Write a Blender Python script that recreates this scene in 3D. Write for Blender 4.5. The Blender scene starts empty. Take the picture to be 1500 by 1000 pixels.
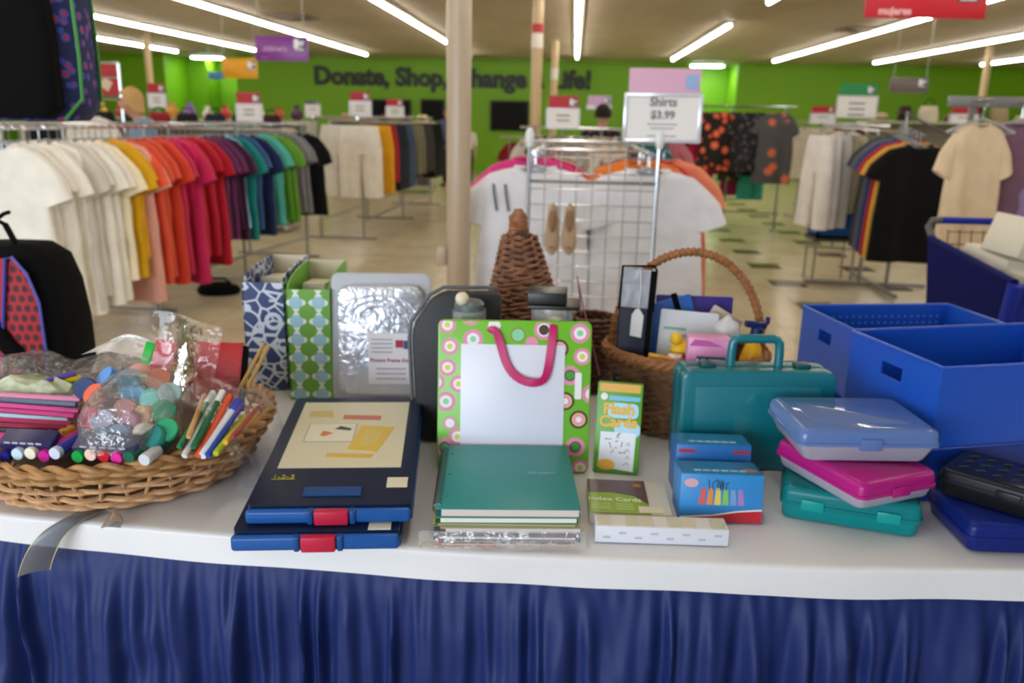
import bpy, bmesh, random
from math import *
from mathutils import Vector as V, Matrix as Mx, noise as NZ
RNG = random.Random(11)
S = bpy.context.scene
COL = S.collection
PI = pi
# ------------------------------------------------------------------ camera
H_CAM = 1.415; F_PX = 1200.0
_r, _p, _s = radians(1.2), radians(15.37), radians(3.91)
FW = V((-sin(_s)*cos(_p), cos(_s)*cos(_p), -sin(_p)))
_R0 = V((cos(_s), sin(_s), 0)); _U0 = _R0.cross(FW)
RT = _R0*cos(_r) + _U0*sin(_r); UP = _U0*cos(_r) - _R0*sin(_r)
CAM = V((0, 0, H_CAM))
cd = bpy.data.cameras.new('camera'); cam = bpy.data.objects.new('camera', cd); COL.objects.link(cam)
M3 = Mx((RT, UP, -FW)).transposed()
cam.matrix_world = Mx.Translation(CAM) @ M3.to_4x4()
cd.sensor_width = 36; cd.lens = F_PX*36/1500; cd.clip_start = .05; cd.clip_end = 100
cd.dof.use_dof = True; cd.dof.focus_distance = .95; cd.dof.aperture_fstop = 5.2
S.camera = cam
def _ray(x, y): return FW + RT*((x-750)/F_PX) - UP*((y-500)/F_PX)
def onz(x, y, z):
    d = _ray(x, y); return CAM + d*((z-H_CAM)/d.z)
def ony(x, y, Y):
    d = _ray(x, y); return CAM + d*(Y/d.y)
# ------------------------------------------------------------------ materials
def lin(h):
    if not isinstance(h, str): return tuple(h[:3])
    h = h.lstrip('#'); o = []
    for i in (0, 2, 4):
        c = int(h[i:i+2], 16)/255
        o.append(c/12.92 if c <= .04045 else ((c+.055)/1.055)**2.4)
    return tuple(o)
_mc = {}
class NT:
    def __init__(s, name):
        s.m = bpy.data.materials.new(name); s.m.use_nodes = True
        s.t = s.m.node_tree; s.t.nodes.clear()
        s.out = s.n('ShaderNodeOutputMaterial')
    def n(s, typ, **kw):
        nd = s.t.nodes.new(typ)
        for k, v in kw.items(): setattr(nd, k, v)
        return nd
    def l(s, a, b): s.t.links.new(a, b)
    def coord(s, scale=(1, 1, 1), kind='Object'):
        tc = s.n('ShaderNodeTexCoord'); mp = s.n('ShaderNodeMapping'); mp.inputs['Scale'].default_value = scale
        s.l(tc.outputs[kind], mp.inputs['Vector']); return mp.outputs['Vector']
    def ramp(s, fac, stops, const=False):
        r = s.n('ShaderNodeValToRGB'); e = r.color_ramp.elements
        if const: r.color_ramp.interpolation = 'CONSTANT'
        while len(e) < len(stops): e.new(.5)
        for el, (p, c) in zip(e, stops): el.position = p; el.color = lin(c)+(1,)
        s.l(fac, r.inputs['Fac']); return r.outputs['Color']
    def math(s, op, a, b=None):
        m = s.n('ShaderNodeMath', operation=op)
        for i, v in enumerate((a, b)):
            if v is None: continue
            if isinstance(v, (int, float)): m.inputs[i].default_value = v
            else: s.l(v, m.inputs[i])
        return m.outputs[0]
    def bsdf(s, col, rough=.6, metal=0, **kw):
        b = s.n('ShaderNodeBsdfPrincipled')
        if isinstance(col, (str, tuple)): b.inputs['Base Color'].default_value = lin(col)+(1,)
        else: s.l(col, b.inputs['Base Color'])
        b.inputs['Roughness'].default_value = rough; b.inputs['Metallic'].default_value = metal
        for k, v in kw.items():
            b.inputs[k].default_value = v
        s.l(b.outputs[0], s.out.inputs['Surface']); return b
    def bump(s, b, h, strength=.3, dist=.01):
        bp = s.n('ShaderNodeBump'); bp.inputs['Strength'].default_value = strength; bp.inputs['Distance'].default_value = dist
        s.l(h, bp.inputs['Height']); s.l(bp.outputs[0], b.inputs['Normal'])
def mat(name, col, rough=.6, metal=0, var=0, vscale=20, bump=0, bscale=200, **kw):
    if name in _mc: return _mc[name]
    t = NT(name)
    if var or bump:
        co = t.coord()
    c = col
    if var:
        nz = t.n('ShaderNodeTexNoise'); nz.inputs['Scale'].default_value = vscale; t.l(co, nz.inputs['Vector'])
        a = lin(col); lo = tuple(max(0, x*(1-var)) for x in a); hi = tuple(min(1, x*(1+var)) for x in a)
        c = t.ramp(nz.outputs['Fac'], [(.3, lo), (.7, hi)])
    b = t.bsdf(c, rough, metal, **kw)
    if bump:
        n2 = t.n('ShaderNodeTexNoise'); n2.inputs['Scale'].default_value = bscale; n2.inputs['Detail'].default_value = 3; t.l(co, n2.inputs['Vector'])
        t.bump(b, n2.outputs['Fac'], bump, .004)
    _mc[name] = t.m; return t.m
def fabric(hexc, rough=.9):
    return mat('fabric_'+hexc.strip('#'), hexc, rough, var=.07, vscale=9, bump=.25, bscale=60, **{'Specular IOR Level': .2, 'Sheen Weight': .15})
def plastic(hexc, rough=.3, trans=0, **kw):
    return mat('plastic_%s_%d_%d' % (hexc.strip('#'), rough*100, trans*100), hexc, rough, **{'Transmission Weight': trans, 'IOR': 1.3, **kw})
def film(name='clear_film', tint='ffffff', gloss=.22, bscale=28, rough=.12, haze=.05):
    if name in _mc: return _mc[name]
    t = NT(name)
    tr = t.n('ShaderNodeBsdfTransparent'); tr.inputs[0].default_value = lin(tint)+(1,)
    gl = t.n('ShaderNodeBsdfGlossy'); gl.inputs['Roughness'].default_value = rough; gl.inputs['Color'].default_value = (1, 1, 1, 1)
    df = t.n('ShaderNodeBsdfDiffuse'); df.inputs['Color'].default_value = (.85, .86, .88, 1)
    co = t.coord(); nz = t.n('ShaderNodeTexNoise'); nz.inputs['Scale'].default_value = bscale; nz.inputs['Detail'].default_value = 4
    t.l(co, nz.inputs['Vector'])
    bp = t.n('ShaderNodeBump'); bp.inputs['Strength'].default_value = .9; bp.inputs['Distance'].default_value = .02; t.l(nz.outputs['Fac'], bp.inputs['Height'])
    t.l(bp.outputs[0], gl.inputs['Normal'])
    fr = t.n('ShaderNodeFresnel'); fr.inputs['IOR'].default_value = 1.45; t.l(bp.outputs[0], fr.inputs['Normal'])
    fac = t.math('MINIMUM', t.math('ADD', t.math('MULTIPLY', fr.outputs[0], .8), gloss*.3), .85)
    m1 = t.n('ShaderNodeMixShader'); t.l(fac, m1.inputs[0]); t.l(tr.outputs[0], m1.inputs[1]); t.l(gl.outputs[0], m1.inputs[2])
    m2 = t.n('ShaderNodeMixShader'); m2.inputs[0].default_value = haze; t.l(m1.outputs[0], m2.inputs[1]); t.l(df.outputs[0], m2.inputs[2])
    t.l(m2.outputs[0], t.out.inputs['Surface']); _mc[name] = t.m; return t.m
def emit(name, hexc, st):
    if name in _mc: return _mc[name]
    t = NT(name); e = t.n('ShaderNodeEmission'); e.inputs[0].default_value = lin(hexc)+(1,); e.inputs[1].default_value = st
    t.l(e.outputs[0], t.out.inputs['Surface']); _mc[name] = t.m; return t.m
CHROME = mat('chrome', 'c9ccd0', .22, .95)
STEEL = mat('grey_steel', '8d8c88', .4, .7)
DKSTEEL = mat('dark_steel', '4a453f', .5, .5)
WHITE = mat('white_card', 'e9e8e6', .6)
BLACK = mat('black_plastic', '0c0c0e', .4)
BLACKF = mat('black_nylon', '060607', .9, bump=.2, bscale=300, **{'Specular IOR Level': .15})
HANG = plastic('cfd3d3', .15, .5)
INKGREY = mat('grey_ink', '7c7c7e', .7)
# ------------------------------------------------------------------ mesh builder
class MB:
    def __init__(s): s.bm = bmesh.new(); s.mi = 0
    def add(s, t, M=None):
        if M is not None: bmesh.ops.transform(t, matrix=M, verts=t.verts)
        for f in t.faces: f.material_index = s.mi
        me = bpy.data.meshes.new('tmp'); t.to_mesh(me); t.free(); s.bm.from_mesh(me); bpy.data.meshes.remove(me); return s
    def box(s, c, d, rot=(0, 0, 0), bev=0, seg=2, taper=1, M=None):
        t = bmesh.new(); bmesh.ops.create_cube(t, size=1)
        for v in t.verts:
            k = taper if v.co.z < 0 else 1
            v.co = V((v.co.x*d[0]*k, v.co.y*d[1]*k, v.co.z*d[2]))
        if bev: bmesh.ops.bevel(t, geom=t.edges[:], offset=bev, segments=seg, profile=.5, affect='EDGES')
        m = Mx.Translation(c) @ Mx.Rotation(rot[2], 4, 'Z') @ Mx.Rotation(rot[1], 4, 'Y') @ Mx.Rotation(rot[0], 4, 'X')
        return s.add(t, m if M is None else M @ m)
    def loft(s, rings, closed=True, cap=True, M=None):
        t = bmesh.new(); vs = [[t.verts.new(p) for p in r] for r in rings]; n = len(rings[0])
        for a, b in zip(vs, vs[1:]):
            for i in range(n if closed else n-1):
                j = (i+1) % n
                try: t.faces.new((a[i], a[j], b[j], b[i]))
                except ValueError: pass
        if cap and closed:
            t.faces.new(vs[0][::-1]); t.faces.new(vs[-1])
        return s.add(t, M)
    def tube(s, path, r, n=8, closed=False, M=None, flat=1):
        P = [V(p) for p in path]; N = len(P); rings = []; up = None
        for i, p in enumerate(P):
            if closed: d = P[(i+1) % N]-P[i-1]
            else: d = P[min(i+1, N-1)]-P[max(i-1, 0)]
            d.normalize()
            if up is None: up = d.orthogonal().normalized()
            else:
                up = up-d*up.dot(d)
                up = up.normalized() if up.length > 1e-6 else d.orthogonal().normalized()
            q = d.cross(up); rr = r[i] if isinstance(r, (list, tuple)) else r
            rings.append([p+up*(rr*cos(2*PI*k/n))+q*(rr*flat*sin(2*PI*k/n)) for k in range(n)])
        if closed: rings.append(rings[0])
        return s.loft(rings, True, not closed, M)
    def lathe(s, prof, n=20, M=None, cap=True):
        return s.loft([[V((r*cos(2*PI*k/n), r*sin(2*PI*k/n), z)) for k in range(n)] for r, z in prof], True, cap, M)
    def prism(s, outline, d, M=None, bev=0):
        t = bmesh.new(); a = [t.verts.new((x, y, 0)) for x, y in outline]; f = t.faces.new(a)
        r = bmesh.ops.extrude_face_region(t, geom=[f])
        for v in r['geom']:
            if isinstance(v, bmesh.types.BMVert): v.co.z += d
        if bev: bmesh.ops.bevel(t, geom=t.edges[:], offset=bev, segments=2, profile=.5, affect='EDGES')
        return s.add(t, M)
    def grid(s, fn, nu, nv, M=None):
        t = bmesh.new(); vs = [[t.verts.new(fn(u/nu, v/nv)) for u in range(nu+1)] for v in range(nv+1)]
        for j in range(nv):
            for i in range(nu): t.faces.new((vs[j][i], vs[j][i+1], vs[j+1][i+1], vs[j+1][i]))
        return s.add(t, M)
    def ball(s, c, r, n=12, sc=(1, 1, 1)):
        t = bmesh.new(); bmesh.ops.create_uvsphere(t, u_segments=n, v_segments=max(6, n*2//3), radius=r)
        return s.add(t, Mx.Translation(c) @ Mx.Diagonal((sc[0], sc[1], sc[2], 1)))
    def mesh(s, name, mats, ang=40):
        bmesh.ops.remove_doubles(s.bm, verts=s.bm.verts, dist=1e-5)
        bmesh.ops.recalc_face_normals(s.bm, faces=s.bm.faces)
        me = bpy.data.meshes.new(name); s.bm.to_mesh(me); s.bm.free()
        for m in (mats if isinstance(mats, (list, tuple)) else [mats]): me.materials.append(m)
        me.polygons.foreach_set('use_smooth', [True]*len(me.polygons)); me.set_sharp_from_angle(angle=radians(ang)); return me
    def build(s, name, mats, parent=None, loc=(0, 0, 0), rot=(0, 0, 0), ang=40):
        return link(name, s.mesh(name, mats, ang), parent, loc, rot)
def link(name, me, parent=None, loc=(0, 0, 0), rot=(0, 0, 0)):
    o = bpy.data.objects.new(name, me); COL.objects.link(o); o.location = loc; o.rotation_euler = rot
    if parent: o.parent = parent
    return o
def tag(o, label=None, cat=None, group=None, kind=None):
    if label: o['label'] = label
    if cat: o['category'] = cat
    if group: o['group'] = group
    if kind: o['kind'] = kind
    return o
def empty(name, loc, rz=0, label=None, cat=None, group=None, rot=None):
    o = bpy.data.objects.new(name, None); COL.objects.link(o); o.location = loc; o.rotation_euler = rot or (0, 0, rz)
    o.empty_display_size = .05
    return tag(o, label, cat, group)
KIDS = {}
def copy_tree(o, parent=None):
    c = o.copy(); COL.objects.link(c)
    if parent: c.parent = parent
    for ch in o.children: copy_tree(ch, c)
    return c
def setmat(o, m):
    o.material_slots[0].link = 'OBJECT'; o.material_slots[0].material = m
def text(name, s, size, m, parent=None, loc=(0, 0, 0), rot=(PI/2, 0, 0), ext=.0006, bold=0, align='CENTER', sx=1):
    c = bpy.data.curves.new('t', 'FONT'); c.body = s; c.size = size; c.extrude = ext; c.offset = bold; c.align_x = align; c.align_y = 'CENTER'
    c.resolution_u = 3
    t = bpy.data.objects.new('t', c); COL.objects.link(t); bpy.context.view_layer.update()
    me = bpy.data.meshes.new_from_object(t.evaluated_get(bpy.context.evaluated_depsgraph_get()))
    bpy.data.objects.remove(t); me.materials.clear(); me.materials.append(m)
    if sx != 1:
        for v in me.vertices: v.co.x *= sx
    o = link(name, me, parent, loc, rot); return o
def ordn(i): return ['first', 'second', 'third', 'fourth', 'fifth', 'sixth', 'seventh', 'eighth', 'ninth', 'tenth', 'eleventh', 'twelfth'][i]
def arc(cx, cy, r, a0, a1, n): return [(cx+r*cos(a0+(a1-a0)*i/n), cy+r*sin(a0+(a1-a0)*i/n)) for i in range(n+1)]
def rrect(w, h, r, n=4):
    o = []
    for cx, cy, a in ((w/2-r, h/2-r, 0), (-w/2+r, h/2-r, PI/2), (-w/2+r, -h/2+r, PI), (w/2-r, -h/2+r, 1.5*PI)):
        o += arc(cx, cy, r, a, a+PI/2, n)
    return o
FRONT = Mx.Rotation(PI/2, 4, 'X')      # local xy plane turned up to face -Y
exec_parts = []
# ------------------------------------------------------------------ setting
CEIL = 2.81; YB = 22.0; XL, XR, YF = -17.0, 14.0, -3.2
def struct(name, mb, m): return tag(mb.build(name, m), kind='structure')
def floor_mat():
    t = NT('floor_vinyl_tile'); co = t.coord((1/.305, 1/.305, 1))
    sp = t.n('ShaderNodeSeparateXYZ'); t.l(co, sp.inputs[0])
    fx, fy = t.math('FLOOR', sp.outputs[0]), t.math('FLOOR', sp.outputs[1])
    a = t.math('COMPARE', t.math('MODULO', t.math('ADD', fx, 400), 3), 1); a.node.inputs[2].default_value = .1
    b = t.math('COMPARE', t.math('MODULO', t.math('ADD', fy, 402), 3), 0); b.node.inputs[2].default_value = .1
    c = t.math('GREATER_THAN', sp.outputs[0], 5.9)
    c2 = t.math('LESS_THAN', sp.outputs[0], 10)
    dark = t.math('MULTIPLY', t.math('MULTIPLY', a, b), t.math('MULTIPLY', c, c2))
    nz = t.n('ShaderNodeTexNoise'); nz.inputs['Scale'].default_value = .8; nz.inputs['Detail'].default_value = 5; t.l(co, nz.inputs['Vector'])
    base = t.ramp(nz.outputs['Fac'], [(.3, 'c0b290'), (.7, 'd2c6a6')])
    mx = t.n('ShaderNodeMix', data_type='RGBA'); t.l(dark, mx.inputs[0]); t.l(base, mx.inputs[6]); mx.inputs[7].default_value = lin('4a3f33')+(1,)
    br = t.n('ShaderNodeTexBrick'); br.offset = 0; br.inputs['Scale'].default_value = 1; br.inputs['Brick Width'].default_value = 1; br.inputs['Row Height'].default_value = 1
    br.inputs['Mortar Size'].default_value = .008; br.inputs['Color1'].default_value = br.inputs['Color2'].default_value = (1, 1, 1, 1); br.inputs['Mortar'].default_value = (.7, .67, .6, 1)
    t.l(co, br.inputs['Vector'])
    m2 = t.n('ShaderNodeMix', data_type='RGBA', blend_type='MULTIPLY'); m2.inputs[0].default_value = 1; t.l(mx.outputs[2], m2.inputs[6]); t.l(br.outputs[0], m2.inputs[7])
    b = t.bsdf(m2.outputs[2], .22, **{'Specular IOR Level': .55})
    n2 = t.n('ShaderNodeTexNoise'); n2.inputs['Scale'].default_value = 1.2; t.l(co, n2.inputs['Vector']); t.bump(b, n2.outputs['Fac'], .12, .03)
    return t.m
def ceil_mat():
    t = NT('ceiling_tile'); co = t.coord((1/.61, 1/1.22, 1))
    br = t.n('ShaderNodeTexBrick'); br.offset = 0; br.inputs['Scale'].default_value = 1; br.inputs['Brick Width'].default_value = 1; br.inputs['Row Height'].default_value = 1
    br.inputs['Mortar Size'].default_value = .012
    br.inputs['Color1'].default_value = lin('cabca6')+(1,); br.inputs['Color2'].default_value = lin('c2b39c')+(1,); br.inputs['Mortar'].default_value = lin('b8ab96')+(1,)
    t.l(co, br.inputs['Vector'])
    nz = t.n('ShaderNodeTexNoise'); nz.inputs['Scale'].default_value = .5; nz.inputs['Detail'].default_value = 5; t.l(co, nz.inputs['Vector'])
    st = t.ramp(nz.outputs['Fac'], [(.35, (.82, .80, .78)), (.65, (1, 1, 1))])
    m2 = t.n('ShaderNodeMix', data_type='RGBA', blend_type='MULTIPLY'); m2.inputs[0].default_value = 1; t.l(br.outputs[0], m2.inputs[6]); t.l(st, m2.inputs[7])
    b = t.bsdf(m2.outputs[2], .55); t.bump(b, nz.outputs['Fac'], .25, .05); return t.m
GREEN = mat('green_wall_paint', '74ac0c', .55, var=.04, vscale=.4)
CREAMW = mat('cream_wall_paint', 'cfc8b8', .7)
struct('floor', MB().box(((XL+XR)/2, (YF+YB+2)/2, -.05), (XR-XL+.4, YB+2-YF+.4, .1)), floor_mat())
struct('ceiling', MB().box(((XL+XR)/2, (YF+YB+2)/2, CEIL+.05), (XR-XL+.4, YB+2-YF+.4, .1)), ceil_mat())
wb = MB()
AL, AR = (-10.85, -8.9), (2.75, 4.05)
def wseg(x0, x1, y): wb.box(((x0+x1)/2, y+.06, CEIL/2), (x1-x0, .12, CEIL))
wseg(XL, AL[0], YB); wseg(AL[1], AR[0], YB); wseg(AR[1], XR, YB)
for a in (AL, AR):
    wseg(a[0]-.1, a[1]+.1, YB+1.4)
    for x in (a[0]-.05, a[1]+.05): wb.box((x, YB+.76, CEIL/2), (.1, 1.3, CEIL))
wb.box((AL[0]+.9, YB+1.0, CEIL/2), (.06, .7, CEIL))
struct('wall_back', wb, GREEN)
struct('wall_left', MB().box((XL-.06, (YF+YB)/2, CEIL/2), (.12, YB-YF, CEIL)), GREEN)
struct('wall_right', MB().box((XR+.06, (YF+YB)/2, CEIL/2), (.12, YB-YF, CEIL)), GREEN)
wf = MB(); WX = 7.5
wf.box(((XL-WX)/2, YF, CEIL/2), (-XL-WX, .12, CEIL)); wf.box(((XR+WX)/2, YF, CEIL/2), (XR-WX, .12, CEIL))
wf.box((0, YF, .2), (2*WX, .12, .4)); wf.box((0, YF, CEIL-.08), (2*WX, .12, .16))
struct('wall_front', wf, CREAMW)
fr = MB()
for i in range(7): fr.box((-WX+i*2*WX/6, YF, 1.5), (.06, .1, 2.3))
for z in (.42, CEIL-.17): fr.box((0, YF, z), (2*WX, .1, .05))
struct('window_1', fr, STEEL)
# daylight through the shop front window
al = bpy.data.lights.new('window_daylight', 'AREA'); al.shape = 'RECTANGLE'; al.size = 6.5; al.size_y = 2.2; al.energy = 420; al.color = (.80, .89, 1)
ao = bpy.data.objects.new('window_daylight', al); COL.objects.link(ao); ao.location = (-3.9, YF-.4, 1.55); ao.rotation_euler = (PI/2, 0, 0)
w = bpy.data.worlds.new('world'); S.world = w; w.use_nodes = True
w.node_tree.nodes['Background'].inputs[0].default_value = (.6, .75, 1, 1); w.node_tree.nodes['Background'].inputs[1].default_value = .6
# fluorescent strips
TUBE = emit('fluorescent_tube_glow', 'fff7ec', 22.0)
HOUS = mat('lamp_housing_white', 'dcd8cf', .5)
hm = MB().box((0, 0, -.02), (.13, 2.42, .04), bev=.006).mesh('housing', HOUS)
tm = MB().tube([(0, -1.19, -.062), (0, 1.19, -.062)], .024, 10).mesh('tube', TUBE)
rows = [(-9.6, 'ninth'), (-7.35, 'three left'), (-4.98, 'two left'), (-2.5, 'one left'), (0, 'centre'), (2.2, 'one right'), (4.5, 'two right'), (6.75, 'three right'), (9.1, 'four right')]
rows[0] = (-9.6, 'four left')
for X, nm in rows:
    k = 0; y = 19.0
    if nm == 'four left': y = 19.0
    while y > 1:
        if not (nm == 'one right' and k == 3):
            w_ = nm.split()
            place = 'in the middle row' if nm == 'centre' else 'in the %s row %s of the middle row' % ({'one': 'first', 'two': 'second', 'three': 'third', 'four': 'fourth'}[w_[0]], w_[1])
            o = empty('fluorescent_light', (X, y, CEIL), 0, 'fluorescent strip %s, %s from the green wall' % (place, ordn(k)), 'ceiling light', 'fluorescent strips on the ceiling')
            link('housing', hm, o); link('tube', tm, o)
        y -= 2.44; k += 1
# alcove downlights
GL2 = emit('downlight_glow', 'f4ffff', 34.0)
for (x, y, nm, en) in ((-9.9, 22.6, 'left', 0), (3.35, 22.55, 'right', 0)):
    o = empty('ceiling_downlight', (x, y, CEIL), 0, 'short bright ceiling lamp inside the %s green wall recess' % nm, 'ceiling light')
    MB().box((0, 0, -.02), (.9, .36, .04), bev=.008).build('housing', HOUS, o); MB().box((0, 0, -.052), (.8, .3, .03), bev=.012).build('lamp_panel', GL2, o)
# vents
for px, py, nm in ((425, 24, 'left of the round pale column'), (1265, 42, 'below the red hanging sign')):
    p = onz(px, py, CEIL); o = empty('ceiling_vent', (p.x, p.y, CEIL), 0, 'brown square ceiling air vent, %s' % nm, 'vent', 'ceiling air vents')
    vb = MB()
    for i in range(4):
        a = .33-.08*i; z = -.012*(i+1)
        for sx, sy, d in ((0, 1, (2*a, .03, .02)), (0, -1, (2*a, .03, .02)), (1, 0, (.03, 2*a, .02)), (-1, 0, (.03, 2*a, .02))): vb.box((sx*a, sy*a, z), d)
    vb.build('louvre', mat('vent_metal', '8f8270', .5), o); MB().box((0, 0, -.004), (.7, .7, .008)).build('backing', mat('vent_dark', '3a332b', .8), o)
# columns
COLM = mat('column_paint', 'b4a28c', .35, var=.03, vscale=3)
COLC = mat('column_cream', 'c0a67a', .4, var=.03, vscale=3)
def column(px, py, Y, r, label, collar=None, m=None):
    COLM = m or COLC
    p = ony(px, py, Y); o = empty('support_column', (p.x, Y, 0), 0, label, 'column')
    MB().tube([(0, 0, .0), (0, 0, CEIL)], r, 24).build('shaft', COLM, o)
    MB().box((0, 0, .015), (r*3.4, r*3.4, .03), bev=.004).build('base_plate', COLM, o)
    if collar:
        for z0, z1, h in collar: MB().lathe([(r+.002, z0), (r+.004, z0+.002), (r+.004, z1-.002), (r+.002, z1)], 24).build('painted_band', mat('band_'+h, h, .5), o)
    return o
c1 = column(672, 200, 4.3, .063, 'thick pale round steel column nearest the table, before the racks', m=COLM)
MB().box((-.085, -.02, .69), (.05, .03, .1), bev=.004).build('bracket', COLM, c1)
column(785, 140, 10.3, .065, 'thin cream column with a red and white band, beside the black screen', ((2.2, 2.36, 'e6dfd2'), (2.37, 2.47, 'b3202a')))
column(812, 120, 16.3, .065, 'thinnest cream column just right of the red-banded one', ((2.1, 2.3, 'd8d2c4'),))
column(219, 110, 16.3, .065, 'cream column at far left behind the tan-haired person')
column(1441, 130, 16.3, .065, 'cream column at far right behind the hanging cream shirt')
# wall lettering: one raised word each, one sign
LETM = mat('letter_black', '1c2418', .45)
pl = ony(664, 117, YB-.02); wl = empty('wall_lettering', (pl.x, YB-.005, pl.z), 0, 'raised black wall slogan about donating, shopping and changing a life', 'wall sign')
p0, p1 = ony(460, 112, YB), ony(864, 119, YB)
full = text('x', 'Donate, Shop, Change a Life!', .62, LETM, None, ext=.02, bold=.026)
w0 = max(v.co.x for v in full.data.vertices)-min(v.co.x for v in full.data.vertices); bpy.data.objects.remove(full)
kx = (p1.x-p0.x)/w0; wl.location.x = (p0.x+p1.x)/2; xs = -w0/2
for wd in ('Donate,', 'Shop,', 'Change', 'a', 'Life!'):
    t_ = text('word', wd, .62, LETM, wl, (0, -.02, .03), ext=.02, bold=.026, align='LEFT')
    t_.location.x = xs*kx; t_.scale.x = kx
    xs += max(v.co.x for v in t_.data.vertices)+.62*.27
# dark screens on the back wall
for x0, y0, x1, y1, lb in ((719, 147, 774, 192, 'wide black wall screen on the green wall beside the thin cream column'), (546, 145, 603, 172, 'black wall panel behind the red price signs'), (617, 145, 652, 178, 'dark wall panel just left of the thick pale column')):
    a, b = ony(x0, y0, YB), ony(x1, y1, YB)
    o = empty('wall_screen', ((a.x+b.x)/2, YB, (a.z+b.z)/2), 0, lb, 'screen', 'dark panels on the green wall'); W, Hh = b.x-a.x, a.z-b.z
    MB().box((0, -.05, 0), (W, .1, Hh), bev=.01).build('casing', BLACK, o); MB().box((0, -.103, 0), (W-.08, .006, Hh-.08)).build('screen', mat('screen_black', '090a09', .5, **{'Specular IOR Level': .15}), o)
# ------------------------------------------------------------------ signs
LOGO_B = mat('logo_navy', '1d2a52', .5); LOGO_W = mat('logo_white', 'eeeef0', .5)
def logo(parent, x, z, s, y):
    o = MB().box((0, 0, 0), (s, .002, s), bev=.0).build('logo', LOGO_B, parent, (x, y, z))
    m = MB(); m.prism([(-s*.46, -s*.3), (-s*.05, -s*.3), (-s*.05, s*.44), (-s*.46, s*.44)], .0015, FRONT); m.build('logo_field', LOGO_W, o, (0, -.0015, 0))
    text('logo_letter', 'g', s*1.15, LOGO_W, o, (s*.16, -.002, s*.1), bold=s*.02)
    MB().box((0, -.002, -s*.4), (s*.8, .002, s*.08)).build('logo_caption', LOGO_W, o)
    return o
def hanging_sign(px0, py0, px1, py1, Y, hexc, label, word=None, wcol='f4f1f0', two=None, lg=1):
    a, b = ony(px0, py0, Y), ony(px1, py1, Y); W, Hh = b.x-a.x, a.z-b.z
    o = empty('hanging_sign', ((a.x+b.x)/2, Y, (a.z+b.z)/2), 0, label, 'hanging sign')
    MB().box((0, 0, 0), (W, .012, Hh), bev=.002).build('board', mat('sign_'+hexc, hexc, .35), o)
    wm = mat('sign_word_'+wcol, wcol, .5)
    if word:
        t = text('lettering', word, Hh*.27, wm, o, (-W*.13 if lg == 1 else -W*.25, -.008, -Hh*.02 if lg == 1 else -Hh*.33), bold=.003)
    if two: text('small_lettering', two, Hh*.13, wm, o, (-W*.33, -.008, -Hh*.38))
    if lg: logo(o, W*.34, Hh*(.16 if lg == 1 else .2), min(Hh*.55, W*.22), -.008)
    for s in (-1, 1):
        MB().tube([(s*W*.42, 0, Hh/2-.01), (s*W*.42, 0, CEIL-(a.z+b.z)/2)], .004, 6).build('hanging_wire', STEEL, o)
    return o
hanging_sign(373, 52, 452, 90, 9, '7d2f8a', "purple hanging sign reading children's, over the clothes racks", "children's", 'b78cc4', 'niños')
hanging_sign(325, 85, 378, 115, 13, 'd99a17', 'amber yellow hanging sign beside the purple sign', None)
hanging_sign(305, 105, 330, 116, 15, '3f77b0', 'small blue hanging sign half behind the yellow sign', None, lg=0)
hanging_sign(1272, -32, 1442, 28, 6, 'c8202f', 'large red hanging sign reading mujeres at upper right', 'mujeres', 'f0b8b8', lg=2)
hanging_sign(1305, 113, 1358, 137, 12, '6d6460', 'grey hanging sign on the right before the green wall', None)
def price_sign(px0, py0, px1, py1, Y, head, label, zbase=1.2, lines=2, hfrac=.4, name='price_sign'):
    a, b = ony(px0, py0, Y), ony(px1, py1, Y); W, Hh = b.x-a.x, a.z-b.z
    o = empty(name, ((a.x+b.x)/2, Y, zbase), 0, label, 'price sign')
    zb = b.z-zbase
    MB().box((0, 0, zb+Hh*(1-hfrac)/2), (W*.97, .006, Hh*(1-hfrac))).build('price_card', WHITE, o)
    hd = MB().box((0, 0, zb+Hh*(1-hfrac/2)), (W*.9, .006, Hh*hfrac)).build('header_card', mat('head_'+head, head, .5), o)
    logo(o, W*.3, zb+Hh*(1-hfrac/2), Hh*hfrac*.6, -.005)
    f = MB()
    for s in (-1, 1): f.box((s*W*.49, 0, zb+Hh*(1-hfrac)/2), (.012, .014, Hh*(1-hfrac)))
    for z in (0, Hh*(1-hfrac)): f.box((0, 0, zb+z), (W, .014, .012))
    f.build('frame', mat('sign_frame_silver', 'c4c6ca', .3, .6), o)
    MB().tube([(0, .012, -.02), (0, .012, zb+.02)], .008, 8).build('pole', STEEL, o)
    ln = MB()
    for i in range(lines): ln.box((0, -.004, zb+Hh*(1-hfrac)*(.66-.26*i)), (W*.4, .002, Hh*.05))
    ln.build('printed_line', INKGREY, o)
    return o
price_sign(344, 135, 385, 178, 9, 'b3202f', 'red-topped price card on the rack right of the tan-haired person', 1.25)
price_sign(214, 122, 245, 158, 10, 'b3202f', 'red-topped price card before the far left cream column', 1.25)
price_sign(511, 134, 544, 170, 12, 'b3202f', 'larger red-topped price card over the trousers rack', 1.28)
price_sign(565, 145, 592, 172, 14, 'b3202f', 'smaller red-topped price card before the black wall panel', 1.28)
price_sign(446, 148, 470, 172, 13, '5c4d79', 'small white card with purple top left of the trousers rack', 1.28, 1, .2)
price_sign(802, 140, 848, 188, 8, 'b3202f', 'red-topped price card right of the thin cream column', 1.25)
price_sign(860, 140, 896, 160, 10.5, 'cfa6cf', 'lilac-topped sign just over the dark-haired person', 1.2, 1, .7)
price_sign(1229, 122, 1283, 173, 10, '1f8a4d', 'green-topped price card on the right side rack', 1.2, 3, .36)
price_sign(1188, 155, 1223, 182, 10.5, 'b3202f', 'small red-topped card left of the green-topped one', 1.15, 1)
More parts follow.
